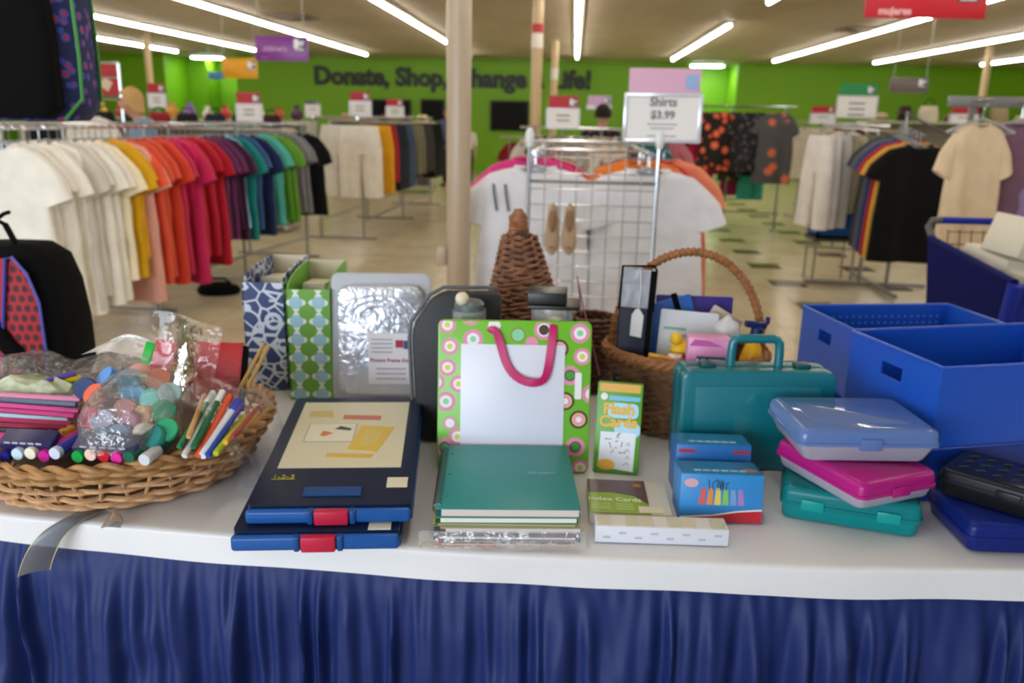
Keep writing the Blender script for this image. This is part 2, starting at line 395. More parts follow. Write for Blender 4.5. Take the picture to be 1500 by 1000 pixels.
price_sign(1393, 157, 1432, 182, 8, 'b3202f', 'red-topped price card behind the cream shirt', 1.2, 1)
price_sign(728, 1, 736, 3, 8, 'b3202f', 'x', 1.2) if 0 else None
# ------------------------------------------------------------------ garments
def sgnp(v, e): return (1 if v >= 0 else -1)*abs(v)**e
def flat_ring(hw, th, z, n=28, amp=.0, ph=0, fr=14, dip=0, cx=0):
    o = []
    for k in range(n):
        a = 2*PI*k/n; x = hw*sgnp(cos(a), .8); y = th*sgnp(sin(a), .7)
        y += amp*sin(x*fr+ph)+amp*.5*sin(x*fr*2.3+ph*1.7)
        zz = z - (dip*(1-(x/hw)**2) if y < 0 else dip*.25*(1-(x/hw)**2))
        o.append(V((x+cx, y, zz)))
    return o
def shirt_meshes(seed, L=.74, wide=1.0, slen=.2, droop=1.2):
    r = random.Random(seed); m = MB(); ph = r.random()*6
    prof = [(.078, .030, -.088, 0, .035), (.12, .036, -.098, .001, .012), (.17, .04, -.118, .002, 0), (.203, .042, -.145, .006, 0), (.215, .046, -.18, .009, 0), (.215, .05, -.23, .012, 0),
            (.214, .05, -.30, .014, 0), (.218, .052, -.38, .017, 0), (.225, .054, -.48, .021, 0), (.232, .056, -.58, .025, 0), (.238, .058, -.68, .028, 0), (.246, .058, -.09-L, .031, 0)]
    rings = [flat_ring(a*wide, b, c*(1 if c > -.6 else 1), 30, d, ph, 13+r.random()*5, e) for a, b, c, d, e in prof]
    m.loft(rings, True, False)
    t = bmesh.new(); t.free()
    body = m.mesh('t_shirt', WHITE, 60)
    out = [body]
    for s in (-1, 1):
        q = MB(); rs = []
        for i in range(8):
            u = i/7; dr = .5+(droop-.5)*min(1, u*2.2); c = V((s*(.15+.062*min(1, u*2.4)+slen*.55*u*cos(droop))*wide, 0, -.172-.03*min(1, u*2.4)-slen*u*sin(droop)))
            pp = V((sin(dr)*s, 0, cos(dr)))
            hw = .062+.018*u; th = .036+.014*u
            rs.append([c+pp*(hw*cos(2*PI*k/16))+V((0, 1, 0))*(th*sin(2*PI*k/16)+.008*u*sin(6*k+ph)) for k in range(16)])
        q.loft(rs, True, False); out.append(q.mesh('sleeve', WHITE, 60))
    c = MB(); pts = [p+V((0, 0, .002)) for p in flat_ring(.08*wide, .032, -.086, 24, 0, 0, 1, .035)]
    c.tube(pts, .008, 6, True); out.append(c.mesh('neckband', WHITE, 60))
    return out
SH = [shirt_meshes(i, L, w, sl, dr) for i, (L, w, sl, dr) in enumerate([(.74, 1, .17, 1.22), (.80, 1.05, .2, 1.15), (.88, 1.0, .15, 1.3), (.97, 1.03, .19, 1.2)])]
def make_shirt(var, m, loc, rz, label, group=None, cat='shirt', name='t_shirt', mc=None, sc=1):
    b, s1, s2, nb = SH[var]
    o = link(name, b, None, loc, (0, 0, rz)); o.scale = (sc, sc, sc); setmat(o, m)
    for nm, me in (('sleeve', s1), ('sleeve', s2), ('neckband', nb)):
        c = link(nm, me, o); setmat(c, mc or m)
    return tag(o, label, cat, group)
def pants_mesh(seed, L, hw=.19, leg=.115):
    r = random.Random(seed); m = MB(); ph = r.random()*6
    m.loft([flat_ring(hw*k, .03+.02*(i > 0), z, 30, a, ph, 16) for i, (k, z, a) in enumerate([(1, -.09, .001), (1.05, -.14, .004), (1.13, -.22, .008), (1.2, -.32, .012), (1.22, -.38, .012)])], True, False)
    for s in (-1, 1):
        m.loft([flat_ring(leg-.008*u, .05, -.36-(L-.30)*u, 20, .016*u+.008, ph+s, 26, 0, s*(hw*.60+.012*u)) for u in (0, .25, .5, .75, 1)], True, False)
    wbm = MB(); wbm.loft([flat_ring(hw*1.005, .032, -.085, 30, .001, ph, 16), flat_ring(hw*1.02, .036, -.12, 30, .002, ph, 16)], True, False)
    return m.mesh('trousers', WHITE, 60), wbm.mesh('waistband', WHITE, 60)
PT = [pants_mesh(40, .77), pants_mesh(41, .66), pants_mesh(42, .55, .17, .11)]
def make_pants(var, m, loc, rz, label, group=None, name='trousers', cat='trousers', sc=1):
    o = link(name, PT[var][0], None, loc, (0, 0, rz)); o.scale = (sc, sc, sc); setmat(o, m); c = link('waistband', PT[var][1], o); setmat(c, m)
    return tag(o, label, cat, group)
hk = [(.0, 0, -.05)]+[(.016*sin(a), 0, -.012+.018*cos(a)-.006) for a in [PI*.75-PI*1.5*i/8 for i in range(9)]]
hb = MB(); hb.tube([(0, 0, -.085), (0, 0, -.03)]+[(-.017*cos(PI*i/8)+.017, 0, -.012+.017*sin(PI*i/8)) for i in range(9)], .003, 6)
HOOK = hb.mesh('hook', CHROME)
hs = MB(); hs.tube([(-.2, 0, -.155), (-.1, 0, -.105), (0, 0, -.075), (.1, 0, -.105), (.2, 0, -.155)], .009, 6); hs.tube([(-.2, 0, -.155), (.2, 0, -.155)], .005, 6)
HANGM = hs.mesh('clothes_hanger', HANG)
def make_hanger(loc, rz, label, group):
    o = link('clothes_hanger', HANGM, None, loc, (0, 0, rz)); link('hook', HOOK, o); return tag(o, label, 'hanger', group)
def rack(p0, p1, zr, label, twin=0, ups=3, feet=.5, group=None, shelf=0):
    """straight rail from p0 to p1 at height zr on uprights with cross feet"""
    p0, p1 = V((p0[0], p0[1], 0)), V((p1[0], p1[1], 0)); d = p1-p0; L = d.length; ang = atan2(d.y, d.x)
    o = empty('clothes_rack', p0, ang, label, 'clothes rack', group)
    ys = [0] if not twin else [0, twin]
    for y in ys: MB().tube([(-.1, y, zr), (L+.1, y, zr)], .014, 8).build('rail', CHROME, o)
    for i in range(ups):
        x = .05+(L-.1)*i/(ups-1)
        for y in ys:
            MB().tube([(x, y, .03), (x, y, zr)], .013, 8).build('upright', STEEL, o)
        ym = sum(ys)/len(ys)
        MB().tube([(x, ym-feet/2-abs(twin)/2, .03), (x, ym+feet/2+abs(twin)/2, .03)], .014, 8).build('foot', STEEL, o)
        if twin:
            MB().tube([(x, 0, zr), (x, twin, zr)], .011, 8).build('cross_bar', CHROME, o)
    for y in ys: MB().tube([(0, y, .22), (L, y, .22)], .011, 8).build('lower_bar', STEEL, o)
    return o
# rainbow rack on the left
A0, A1, ZA = V((-3.06, 4.25, 0)), V((-2.60, 8.0, 0)), 1.30
rack(A0, A1, ZA, 'long double rail clothes rack on the left, holding the rainbow of shirts', .62, 4, .25)
spec = [('white', 'e6e4dc', 3, 9), ('ivory', 'e2d6b8', 2, 2), ('yellow', 'd8a412', 1, 2), ('blush pink', 'dfa598', 3, 1), ('coral', 'e2583c', 3, 3), ('orange-red', 'd8402a', 3, 2), ('raspberry', 'c42458', 3, 3), ('crimson', 'b0122a', 2, 4),
        ('plum', '5a2350', 1, 2), ('dark violet', '381538', 1, 2), ('sky blue', '79b4d2', 1, 1), ('teal', '11736f', 1, 1), ('denim blue', '2d5285', 1, 1), ('navy blue', '16254c', 1, 1), ('turquoise', '4fb5a8', 1, 2), ('grass green', '5d9a2e', 0, 2), ('olive brown', '6d6450', 0, 1), ('mid grey', '74757a', 0, 2), ('black', '09090b', 1, 1)]
ypos = {'white': (4.28, 4.86), 'ivory': (4.92, 4.98), 'yellow': (5.04, 5.10), 'blush pink': (5.18, 5.18), 'coral': (5.26, 5.44), 'orange-red': (5.5, 5.57), 'raspberry': (5.64, 5.80), 'crimson': (5.86, 6.08), 'plum': (6.15, 6.23), 'dark violet': (6.3, 6.37), 'sky blue': (6.45, 6.45),
        'teal': (6.57, 6.57), 'denim blue': (6.7, 6.7), 'navy blue': (6.84, 6.84), 'turquoise': (6.98, 7.06), 'grass green': (7.18, 7.26), 'olive brown': (7.38, 7.38), 'mid grey': (7.48, 7.58), 'black': (7.92, 7.92)}
dA = (A1-A0).normalized(); angA = atan2(dA.y, dA.x)-PI/2
for nm, hx, var, n in spec:
    y0, y1 = ypos[nm]
    for i in range(n):
        y = y0 if n == 1 else y0+(y1-y0)*i/(n-1); p = A0+(A1-A0)*((y-4.25)/3.75)
        rz = angA+radians(RNG.uniform(-11, 12)+(14 if nm == 'white' else 4))
        j = RNG.uniform(.9, 1.08); m = fabric('%02x%02x%02x' % tuple(min(255, int(int(hx[k:k+2], 16)*j)) for k in (0, 2, 4)))
        lb = 'short-sleeved %s shirt on the rainbow rack' % nm if n == 1 else '%s %s shirt on the rainbow rack, counted from its near end' % (ordn(i), nm)
        sc = RNG.uniform(.93, 1.07)
        vv = var if RNG.random() < .7 else max(0, var-1)
        make_shirt(vv, m, (p.x, p.y, ZA+.004), rz, lb, 'short-sleeved shirts in rainbow order on the left rack', sc=sc)
        make_hanger((p.x, p.y, ZA+.004), rz, 'clear hanger inside the %s %s shirt of the rainbow rack' % (ordn(i), nm), 'clear hangers on the rainbow rack')
# trousers rack further down the same aisle
B0, B1, ZB = V((-2.36, 9.2, 0)), V((-2.25, 13.2, 0)), 1.36
rack(B0, B1, ZB, 'chrome rack of hanging trousers beyond the rainbow rack', .5, 3, .3)
ts = [('white', 'dcd6c8', 2, 9.2, 9.34, 0), ('yellow ochre', 'd79a1c', 1, 9.75, 9.75, 0), ('red', 'a8202c', 1, 10.0, 10, 1), ('dark navy', '1c2230', 3, 10.2, 10.55, 0), ('blue denim', '3f526e', 2, 10.75, 10.95, 0), ('olive', '77735a', 2, 11.3, 11.6, 1), ('dark grey', '3c3a3a', 2, 11.9, 12.2, 1), ('black', '101011', 3, 12.4, 13.0, 0)]
for nm, hx, n, y0, y1, var in ts:
    for i in range(n):
        y = y0+(y1-y0)*(i/(n-1) if n > 1 else 0); p = B0+(B1-B0)*((y-9.2)/4)
        lb = '%s trousers on the rack behind the rainbow rack' % nm if n == 1 else '%s pair of %s trousers on the far rack, counted from its near end' % (ordn(i), nm)
        make_pants(var, fabric(hx), (p.x-(0.28 if (nm == 'white' and i == 1) else 0), p.y, ZB+.01), radians(RNG.uniform(-6, 6)), lb, 'trousers on the rack beyond the rainbow rack', sc=1.05)
# centre rack: two rails with shirts facing the table, wire grid panel in front
G0 = ony(776, 208, 4.02); G1 = ony(966, 214, 4.02); GZ = 1.305
CX0, CX1 = -.20, .40
o = empty('clothes_rack', (0.1, 5.1, 0), 0, 'middle rack with two arms of white and bright shirts behind the wire grid', 'clothes rack')
for x in (CX0-.1, CX1-.1):
    MB().tube([(x, -.75, 1.235), (x, 1.3, 1.235)], .013, 8).build('rail', CHROME, o)
    for y in (-.3, 1.1): MB().tube([(x, y, .02), (x, y, 1.235)], .013, 8).build('upright', STEEL, o)
for y in (-.3, 1.1):
    MB().tube([(CX0-.1, y, 1.235), (CX1-.1, y, 1.235)], .011, 8).build('cross_bar', CHROME, o)
    MB().tube([(CX0-.5, y, .02), (CX1+.3, y, .02)], .016, 8).build('foot', STEEL, o)
lefts = [('white', 'e3e4ec', 1), ('plain white', 'dadbe6', 1), ('hot pink', 'd63c86', 1), ('red', 'c02138', 1), ('dusty pink', 'd79aa6', 1), ('grey green', '7e9089', 0), ('cherry red', 'a5142c', 1)]
rights = [('white', 'e6e7ef', 1), ('plain white', 'dcdde6', 1), ('orange', 'e07a2c', 1), ('red', 'c3263a', 1), ('coral', 'e98a68', 1), ('deep teal', '1f6a75', 0), ('rose', 'c4596e', 1)]
for side, cx, lst in (('left', CX0, lefts), ('right', CX1, rights)):
    for i, (nm, hx, v) in enumerate(lst):
        y = 4.42+.1*i+(.0 if i < 2 else .06)
        ox = 0
        if nm == 'coral': ox = .12
        if nm == 'orange': ox = -.035
        if nm == 'hot pink': ox = -.03
        if i == 0: lb = '%s t-shirt at the very front of the %s arm of the middle rack' % (nm, side)
        elif i == 1: lb = 'white t-shirt second from the front on the %s arm of the middle rack' % side
        else: lb = '%s shirt behind the white ones on the %s arm of the middle rack' % (nm, side)
        ob = make_shirt(1 if i else 3, fabric(hx), (cx+ox, y, 1.237+(.035 if i > 1 else 0)), radians(RNG.uniform(-4, 4)+(-5 if side == 'left' else 4)), lb, 'shirts on the middle rack', sc=1.0+.05*(i < 2))
        ob.scale = (1.3 if i < 2 else (1.13 if i == 2 else 1.13), 1, 1 if i < 2 else .97)
        make_hanger((cx+ox, y, 1.237), 0, 'hanger of the %s shirt on the %s arm of the middle rack' % (nm if i != 0 else 'front white', side), 'hangers on the middle rack')
        if i == 0 and side == 'left':
            s = MB()
            for k in (-.155, -.105): s.tube([(k-.008, -.058, -.17), (k, -.072, -.23), (k+.012, -.076, -.31)], .006, 6, flat=.6)
            s.build('stripe', mat('stripe_grey', '5f6069', .8), ob)
o = empty('wire_grid_panel', ((G0.x+G1.x)/2, 4.02, 0), 0, 'chrome wire grid panel standing before the white shirts', 'grid panel')
GW = G1.x-G0.x
f = MB()
for s in (-1, 1): f.tube([(s*GW/2, 0, 0), (s*GW/2, 0, GZ)], .011, 8)
for z in (.06, GZ): f.tube([(-GW/2, 0, z), (GW/2, 0, z)], .008, 8)
f.build('frame', CHROME, o)
for i in range(1, 8): MB().tube([(-GW/2+GW*i/8, 0, .06), (-GW/2+GW*i/8, 0, GZ)], .0028, 6).build('upright_wire', STEEL, o)
for i in range(1, 17): MB().tube([(-GW/2, 0, GZ-.075*i), (GW/2, 0, GZ-.075*i)], .003, 6).build('cross_wire', CHROME, o)
MB().tube([(-GW/2, .02, GZ-.19), (GW/2, .02, GZ-.19)], .009, 8).build('brace_bar', STEEL, o)
for s in (-1, 1):
    MB().lathe([(.012, -.03), (.022, 0), (.022, .03), (.012, .055), (.004, .06)], 12).build('corner_cap', mat('cap_white', 'e2e6ea', .25), o, (s*GW/2, 0, GZ))
    MB().tube([(s*GW/2, -.22, .012), (s*GW/2, .22, .012)], .012, 8).build('foot', STEEL, o)
# tan shoes hung on the grid
SHOE = mat('shoe_tan', 'b0967c', .6); SHIN = mat('shoe_inside', '8c6a4c', .7)
for i, px in enumerate((809, 834)):
    p = ony(px, 335, 3.97); sh = empty('flat_shoe', (p.x, 3.985, p.z), 0, 'tan flat shoe hanging toe down on the wire grid, %s of the pair' % ('left' if i == 0 else 'right'), 'shoe', 'pair of tan shoes on the grid')
    rs = []
    for u in [k/10 for k in range(11)]:
        z = .125-.25*u; hw = [.007, .016, .023, .028, .031, .033, .036, .039, .038, .030, .012][round(u*10)]; d = .05-.018*u if u < .5 else .041-.012*(u-.5)
        rs.append([V((hw*cos(2*PI*k/16), -d/2+d/2*sin(2*PI*k/16)*(1 if u > .9 else 1), z)) for k in range(16)])
    MB().loft(rs).build('upper', SHOE, sh)
    MB().ball((0, -.037, .045), .03, 12, (.66, .5, 2.1)).build('opening', SHIN, sh)
    MB().ball((0, -.033, -.088), .012, 10, (1.2, .6, .7)).build('open_toe', SHIN, sh)
    MB().box((0, .003, 0), (.05, .006, .22), bev=.003).build('sole', mat('sole_beige', 'c6b294', .6), sh)
# main Shirts sign over the grid
o = empty('price_sign', (.41, 4.02, GZ), radians(-3), 'large silver-framed sign reading Shirts with a price, above the wire grid', 'price sign')
zb = ony(970, 206, 4.02).z-GZ; zm = ony(970, 139, 4.02).z-GZ; zt = ony(970, 100, 4.02).z-GZ; W = .345
MB().box((0, 0, (zb+zm)/2), (W, .008, zm-zb)).build('price_card', WHITE, o)
f = MB(); SF = mat('sign_frame_bright', 'dfe3ea', .2, .3)
for s in (-1, 1): f.box((s*W/2, -.002, (zb+zm)/2), (.018, .016, zm-zb+.018), bev=.003)
for z in (zb, zm): f.box((0, -.002, z), (W, .016, .018), bev=.003)
f.build('frame', SF, o)
MB().box((0, .004, (zm+zt)/2), (W*.95, .006, zt-zm)).build('header_card', mat('header_pink', 'd8a8c4', .25), o)
MB().box((W*.36, -.001, (zm+zt)/2), (W*.16, .004, (zt-zm)*.55)).build('logo', mat('logo_blue_pale', '8fb0d8', .4), o)
text('lettering', 'Shirts', .055, INKGREY, o, (0, -.006, zb+(zm-zb)*.84), bold=.0015)
text('price', '$3.99', .05, INKGREY, o, (0, -.006, zb+(zm-zb)*.56), bold=.0015)
m = MB()
for k, ww in ((.36, .5), (.27, .4), (.1, .5)): m.box((0, -.005, zb+(zm-zb)*k), (W*ww*.8, .002, .004))
m.build('printed_line', INKGREY, o)
MB().tube([(0, .012, 0), (0, .012, zm)], .008, 8).build('pole', CHROME, o)
# ------------------------------------------------------------------ floral and other garments on the right
def print_mat(name, base, c1, c2, scale):
    if name in _mc: return _mc[name]
    t = NT(name); co = t.coord()
    v = t.n('ShaderNodeTexVoronoi'); v.inputs['Scale'].default_value = scale; t.l(co, v.inputs['Vector'])
    nz = t.n('ShaderNodeTexNoise'); nz.inputs['Scale'].default_value = scale*.6; t.l(co, nz.inputs['Vector'])
    k = t.math('ADD', v.outputs['Distance'], t.math('MULTIPLY', nz.outputs['Fac'], .35))
    c = t.ramp(k, [(0, c2), (.42, c1), (.56, base)], True); t.bsdf(c, .85); _mc[name] = t.m; return t.m
FLORAL = print_mat('floral_orange_black', '15130f', 'd2502c', 'e2795a', 8)
FLORB = print_mat('print_grey_black', '131315', '3c3a40', '565259', 14)
ZEBRA = print_mat('print_black_white', 'b9b3a6', '8d887e', '1c1b1b', 9)
FR = rack((1.40, 11.75), (2.78, 11.3), 1.60, 'chrome rack of dark and orange floral tops on the right side', 0, 3, .6)
fl = [('dark green', fabric('1c3a30')), ('black', fabric('141416')), ('crimson', fabric('a01638')), ('orange and black floral', FLORAL), ('magenta', fabric('a8245c')), ('olive floral', print_mat('floral_olive', '26241a', '6f6a3c', '9a8f52', 12)), ('grey and black print', FLORB), ('plain black', fabric('101012')), ('grey and orange print', print_mat('grey_orange', '4e4c50', '5a5558', 'd9683f', 5)), ('charcoal', fabric('403e42'))]
for i, (nm, m) in enumerate(fl):
    u = (i+.5)/len(fl); x, y = 1.40+1.38*u, 11.75-.45*u; big = 'orange' in nm or 'print' in nm
    make_shirt(i % 3, m, (x, y-(.25 if big else 0), 1.605), radians(-12 if big else 34+4*(i%3)), '%s top on the rack of floral tops' % nm, 'tops on the floral rack', 'top', 'blouse')
for i, (nm, hx, x) in enumerate((('turquoise', '3aa890', 2.45), ('olive green', '77803c', 1.7), ('hot pink', 'a02a5a', 2.25))):
    make_pants(2, fabric(hx), (x, 11.66+.09*i, .98 if i == 0 else 1.02), .4, '%s shorts hanging low under the floral tops' % nm, 'shorts under the floral tops', 'shorts', 'shorts')
MB().tube([(.1, .1, 1.0), (1.2, .1, 1.0)], .012, 8).build('low_hang_bar', CHROME, FR)
# white garments on a rack behind the floral one
rack((3.35, 12.8), (4.3, 13.2), 1.42, 'low rack of white and rust garments behind the floral rack', 0, 2, .5)
for i, (nm, hx) in enumerate((('off-white', 'cfc8b6'), ('cream', 'c5bca6'), ('rust brown', '7a3a24'), ('dark brown', '4e2a1e'))):
    make_shirt(0, fabric(hx), (3.45+.26*i, 12.84+.1*i, 1.425), radians(-10+12*i), '%s shirt on the low rack behind the floral tops' % nm, 'shirts on the low rack')
# four way rack with pale trousers, black t-shirt
rk = empty('clothes_rack', (2.72, 7.45, 0), 0, 'four-way rack with pale trousers, and a black t-shirt on its front arm', 'clothes rack')
for x in (-.12, .12): MB().tube([(x, 0, .03), (x, 0, 1.36)], .018, 8).build('upright', STEEL, rk)
MB().tube([(-.12, 0, 1.36), (.12, 0, 1.36)], .018, 8).build('cross_bar', CHROME, rk)
MB().tube([(-.6, 0, .03), (.6, 0, .03)], .02, 8).build('foot', STEEL, rk); MB().tube([(0, -.55, .03), (0, .55, .03)], .02, 8).build('foot', STEEL, rk)
MB().tube([(.1, 0, 1.50), (.1, -1.1, 1.29)], .012, 8).build('sloping_arm', DKSTEEL, rk); MB().tube([(.1, 0, 1.2), (.1, 0, 1.52)], .014, 8).build('arm_post', STEEL, rk)
MB().tube([(-.12, 0, 1.36), (-.73, -.42, 1.395), (.1, .38, 1.395)], .012, 8).build('hang_arm', CHROME, rk)
pl_ = [('white', 'dcdad6'), ('white', 'd2d0cc'), ('pale grey', 'b9b7b2'), ('khaki', '9d9277'), ('light khaki', 'b0a68c'), ('grey brown', '756a58'), ('dark taupe', '5d5243'), ('tan', '8d7f66')]
cnt = {}
for i, (nm, hx) in enumerate(pl_):
    u = .02+.105*i; cnt[nm] = cnt.get(nm, 0)+1
    lb = '%s trousers on the rack left of the black t-shirt' % nm if nm != 'white' else '%s white trousers on the rack left of the black t-shirt' % ordn(cnt[nm]-1)
    make_pants(0 if i < 3 else 1, fabric(hx), (2.0+.90*u, 7.05+.86*u, 1.40), radians(-80+RNG.uniform(-6, 6)), lb, 'trousers beside the black t-shirt')
tl = [('black', '060607'), ('golden yellow', 'c99a38'), ('red', '9c1f24'), ('royal blue', '22386f'), ('slate grey', '55595f'), ('dark grey', '3b3d42')]
pb_ = ony(1327, 214, 6.5)
for i, (nm, hx) in enumerate(tl):
    y = 6.5+.075*i
    ob = make_shirt(3, fabric(hx), (pb_.x+.10-.004*i, y, pb_.z+.085+.012*i), radians(-4), '%s t-shirt on the front arm of the four-way rack' % nm, 't-shirts on the four-way rack', sc=.93); ob.scale = (1.12, 1, .9)
    make_hanger((pb_.x+.10-.004*i, y, pb_.z+.085+.012*i), 0, 'hanger inside the %s t-shirt of the four-way rack' % nm, 'hangers of the four-way rack')
bx = MB(); bx.box((0, 0, .01), (.36, .3, .02)); 
for s in (-1, 1): bx.box((s*.17, 0, .12), (.02, .3, .24)); bx.box((0, s*.14, .12), (.36, .02, .24))
pq = onz(1218, 345, .42); tag(bx.build('storage_bin', plastic('1c4f9c'), None, (pq.x, pq.y, .42)), 'blue bin under the pale trousers on the right', 'bin')
st = empty('stool', (pq.x, pq.y, 0), 0, 'low dark stand under the blue bin beneath the pale trousers', 'stand')
MB().box((0, 0, .40), (.4, .34, .03), bev=.005).build('top', DKSTEEL, st)
for sx in (-1, 1):
    for sy in (-1, 1): MB().tube([(sx*.17, sy*.14, 0), (sx*.17, sy*.14, .386)], .009, 6).build('leg', STEEL, st)
# rail with cream and mauve shirts at the right edge
rr = empty('clothes_rack', (3.05, 5.45, 0), 0, 'flat-bar rack at the right edge carrying cream and mauve shirts', 'clothes rack')
bz = ony(1450, 149, 5.4).z; b0 = ony(1394, 148, 5.4).x-3.05
MB().box(((b0+.9)/2, 0, bz), (.9-b0, .025, .065), bev=.004).build('rail', STEEL, rr)
for x in (b0+.16, .85):
    MB().box((x, .02, bz/2), (.03, .03, bz)).build('upright', STEEL, rr); MB().box((x, 0, .02), (.05, .7, .04), bev=.005).build('foot', STEEL, rr)
for x in (b0+.14, b0+.42, b0+.66): MB().tube([(x, 0, bz), (x, -.28, bz+.01)], .009, 8).build('face_out_arm', CHROME, rr)
cs = ony(1427, 183, 5.25)
for nm, hx, x, y, v, rz, sc in (('cream', 'd8c2a2', cs.x+.02, 5.22, 3, 3, 1.0), ('mauve', '76586a', cs.x+.28, 5.3, 3, -12, 1.0), ('lilac', '8f78a8', cs.x+.50, 5.25, 3, -20, 1.0)):
    ob = make_shirt(v, fabric(hx), (x, y, cs.z+.10), radians(rz), '%s %s hanging at the right edge of the shop' % (nm, 'long t-shirt' if nm == 'cream' else 'top'), None, 'shirt', sc=sc)
    if nm == 'cream': ob.scale = (.70, 1, 1.05)
    make_hanger((x, y-.02, cs.z+.11), radians(rz), 'clear hanger of the %s top at the right edge' % nm, 'hangers at the right edge')
make_shirt(0, fabric('121214'), (3.42, 5.7, 1.52), radians(65), 'black top behind the mauve one at the right edge', None, 'shirt', sc=.8)
for i, (x, z) in enumerate(((.24, .05), (.30, .10), (.36, .045))):
    make_hanger((3.05+x, 5.4-.03*i, bz+.16+z), radians(30*i-20), '%s spare clear hanger lying on top of the flat-bar rack' % ('lowest', 'topmost', 'rightmost')[i], 'spare hangers above the right edge rack').rotation_euler.x = .9
# ------------------------------------------------------------------ background shelving and goods
SHELFM = mat('shelf_grey', 'b5b0a6', .5)
def shelf_unit(x0, x1, y, h, label, d=.5):
    o = empty('display_shelf', ((x0+x1)/2, y, 0), 0, label, 'shelf'); w_ = x1-x0
    for z in (.12, .5, .85, h): MB().box((0, 0, z-.015), (w_, d, .03), bev=.003).build('shelf', SHELFM, o)
    for s in (-1, 1): MB().box((s*(w_/2-.02), 0, h/2), (.04, d, h-.06)).build('end_panel', SHELFM, o)
    MB().box((0, d/2-.015, h/2), (w_-.1, .02, h-.08)).build('back_panel', mat('shelf_back', '8f8a80', .6), o)
    return o
shelf_unit(-6.6, -3.4, 9.9, 1.22, 'grey display shelf of dark handbags behind the rainbow rack')
def handbag(x, y, z, w_, h, hx, label, group):
    o = empty('handbag', (x, y, z), RNG.uniform(-.3, .3), label, 'handbag', group)
    m = MB(); m.loft([[V((w_/2*k*sgnp(cos(a), .5), .06*k2*sgnp(sin(a), .6), zz)) for a in [2*PI*j/16 for j in range(16)]] for k, k2, zz in ((.95, 1.1, 0), (1, 1.2, h*.3), (.92, .9, h*.75), (.8, .3, h))])
    m.build('body', fabric(hx), o); MB().tube([(-w_*.25, 0, h*.97), (-w_*.2, 0, h*1.3), (0, 0, h*1.42), (w_*.2, 0, h*1.3), (w_*.25, 0, h*.97)], .008, 6).build('handle', fabric('1c1714'), o)
for i in range(9):
    cols = [('black', '141316'), ('dark brown', '2c1f1a'), ('black', '0e0e10'), ('charcoal', '242428'), ('red', '8a1f28'), ('black', '17161a'), ('navy', '1d2236'), ('black', '101012'), ('plum', '3a1f2c')]
    handbag(-6.3+.34*i, 9.8, 1.222, .26, .15, cols[i][1], '%s handbag on the grey shelf, %s from its left end' % (cols[i][0], ordn(i)), 'handbags on the shelf behind the rainbow rack')
shelf_unit(-8.6, -4.6, 14.6, 1.26, 'long grey shelf of mixed bright goods before the left green recess')
gl = ['c8b03a', 'b04848', 'd8d4c4', '5f8a4a', 'd69a4c', '8a6bb0', 'e2ddd0', 'c23a3a', '3a6fa8', 'ddd6c2', 'b8552c', '49324a']
for i, hx in enumerate(gl):
    o = empty('decor_vase', (-8.35+.32*i, 14.5, 1.262), 0, 'small coloured vase on the shelf before the green recess, %s from its left end' % ordn(i), 'vase', 'vases on the far left shelf')
    k = RNG.uniform(.8, 1.25)
    MB().lathe([(.05*k, 0), (.09*k, .05*k), (.1*k, .1*k), (.05*k, .16*k), (.035*k, .19*k), (.05*k, .21*k)], 14).build('body', mat('glaze_'+hx, hx, .35), o)
    MB().lathe([(.042*k, .205*k), (.052*k, .21*k), (.052*k, .222*k), (.042*k, .222*k)], 14).build('lip', mat('glaze_'+hx, hx, .35), o)
shelf_unit(-4.5, -2.6, 15.5, 1.28, 'grey shelf of hats and heaped goods left of the trousers rack')
def hat(x, y, z, hx, label, group=None):
    o = empty('hat', (x, y, z), RNG.uniform(-1, 1), label, 'hat', group); m = fabric(hx)
    MB().lathe([(.17, 0), (.17, .008), (.10, .02), (.098, .09), (.075, .12), (.0, .125)], 20, cap=False).build('crown', m, o)
    MB().lathe([(.1, .022), (.104, .022), (.103, .045), (.1, .045)], 20, cap=False).build('hat_band', fabric('2a2320'), o)
for i, (x, hx, nm) in enumerate(((-4.2, 'b79a72', 'tan'), (-3.8, '4e4a86', 'violet'), (-3.45, '6a4630', 'brown'), (-3.1, '5c3e30', 'dark brown'), (-2.78, 'd8c890', 'pale straw'))):
    hat(x, 15.4, 1.282, hx, '%s hat on the grey shelf left of the trousers rack' % nm, 'hats on the left shelf')
shelf_unit(4.6, 10.2, 14.0, 1.46, 'long grey shelf of hats and handbags before the right green wall')
for i in range(12):
    x = 4.85+.36*i; hx, nm = [('b8a988', 'beige'), ('3b3026', 'dark brown'), ('cfc6b0', 'cream'), ('7b6a4e', 'khaki'), ('1b1a1c', 'black'), ('9a8a68', 'tan')][i % 6]
    if i % 3 == 2: handbag(x, 13.9, 1.462, .3, .24, hx, '%s handbag on the long right shelf, at place %s from its left' % (nm, ordn(i) if i < 12 else 'thirteenth'), 'goods on the long right shelf')
    else:
        for k in range(1+(i*7) % 3): hat(x, 13.9, 1.462+.121*k, hx, '%s hat on the long right shelf, %s up, at place %s from its left' % (nm, ['lowest', 'second', 'third'][k], ordn(i) if i < 12 else 'thirteenth'), 'goods on the long right shelf')
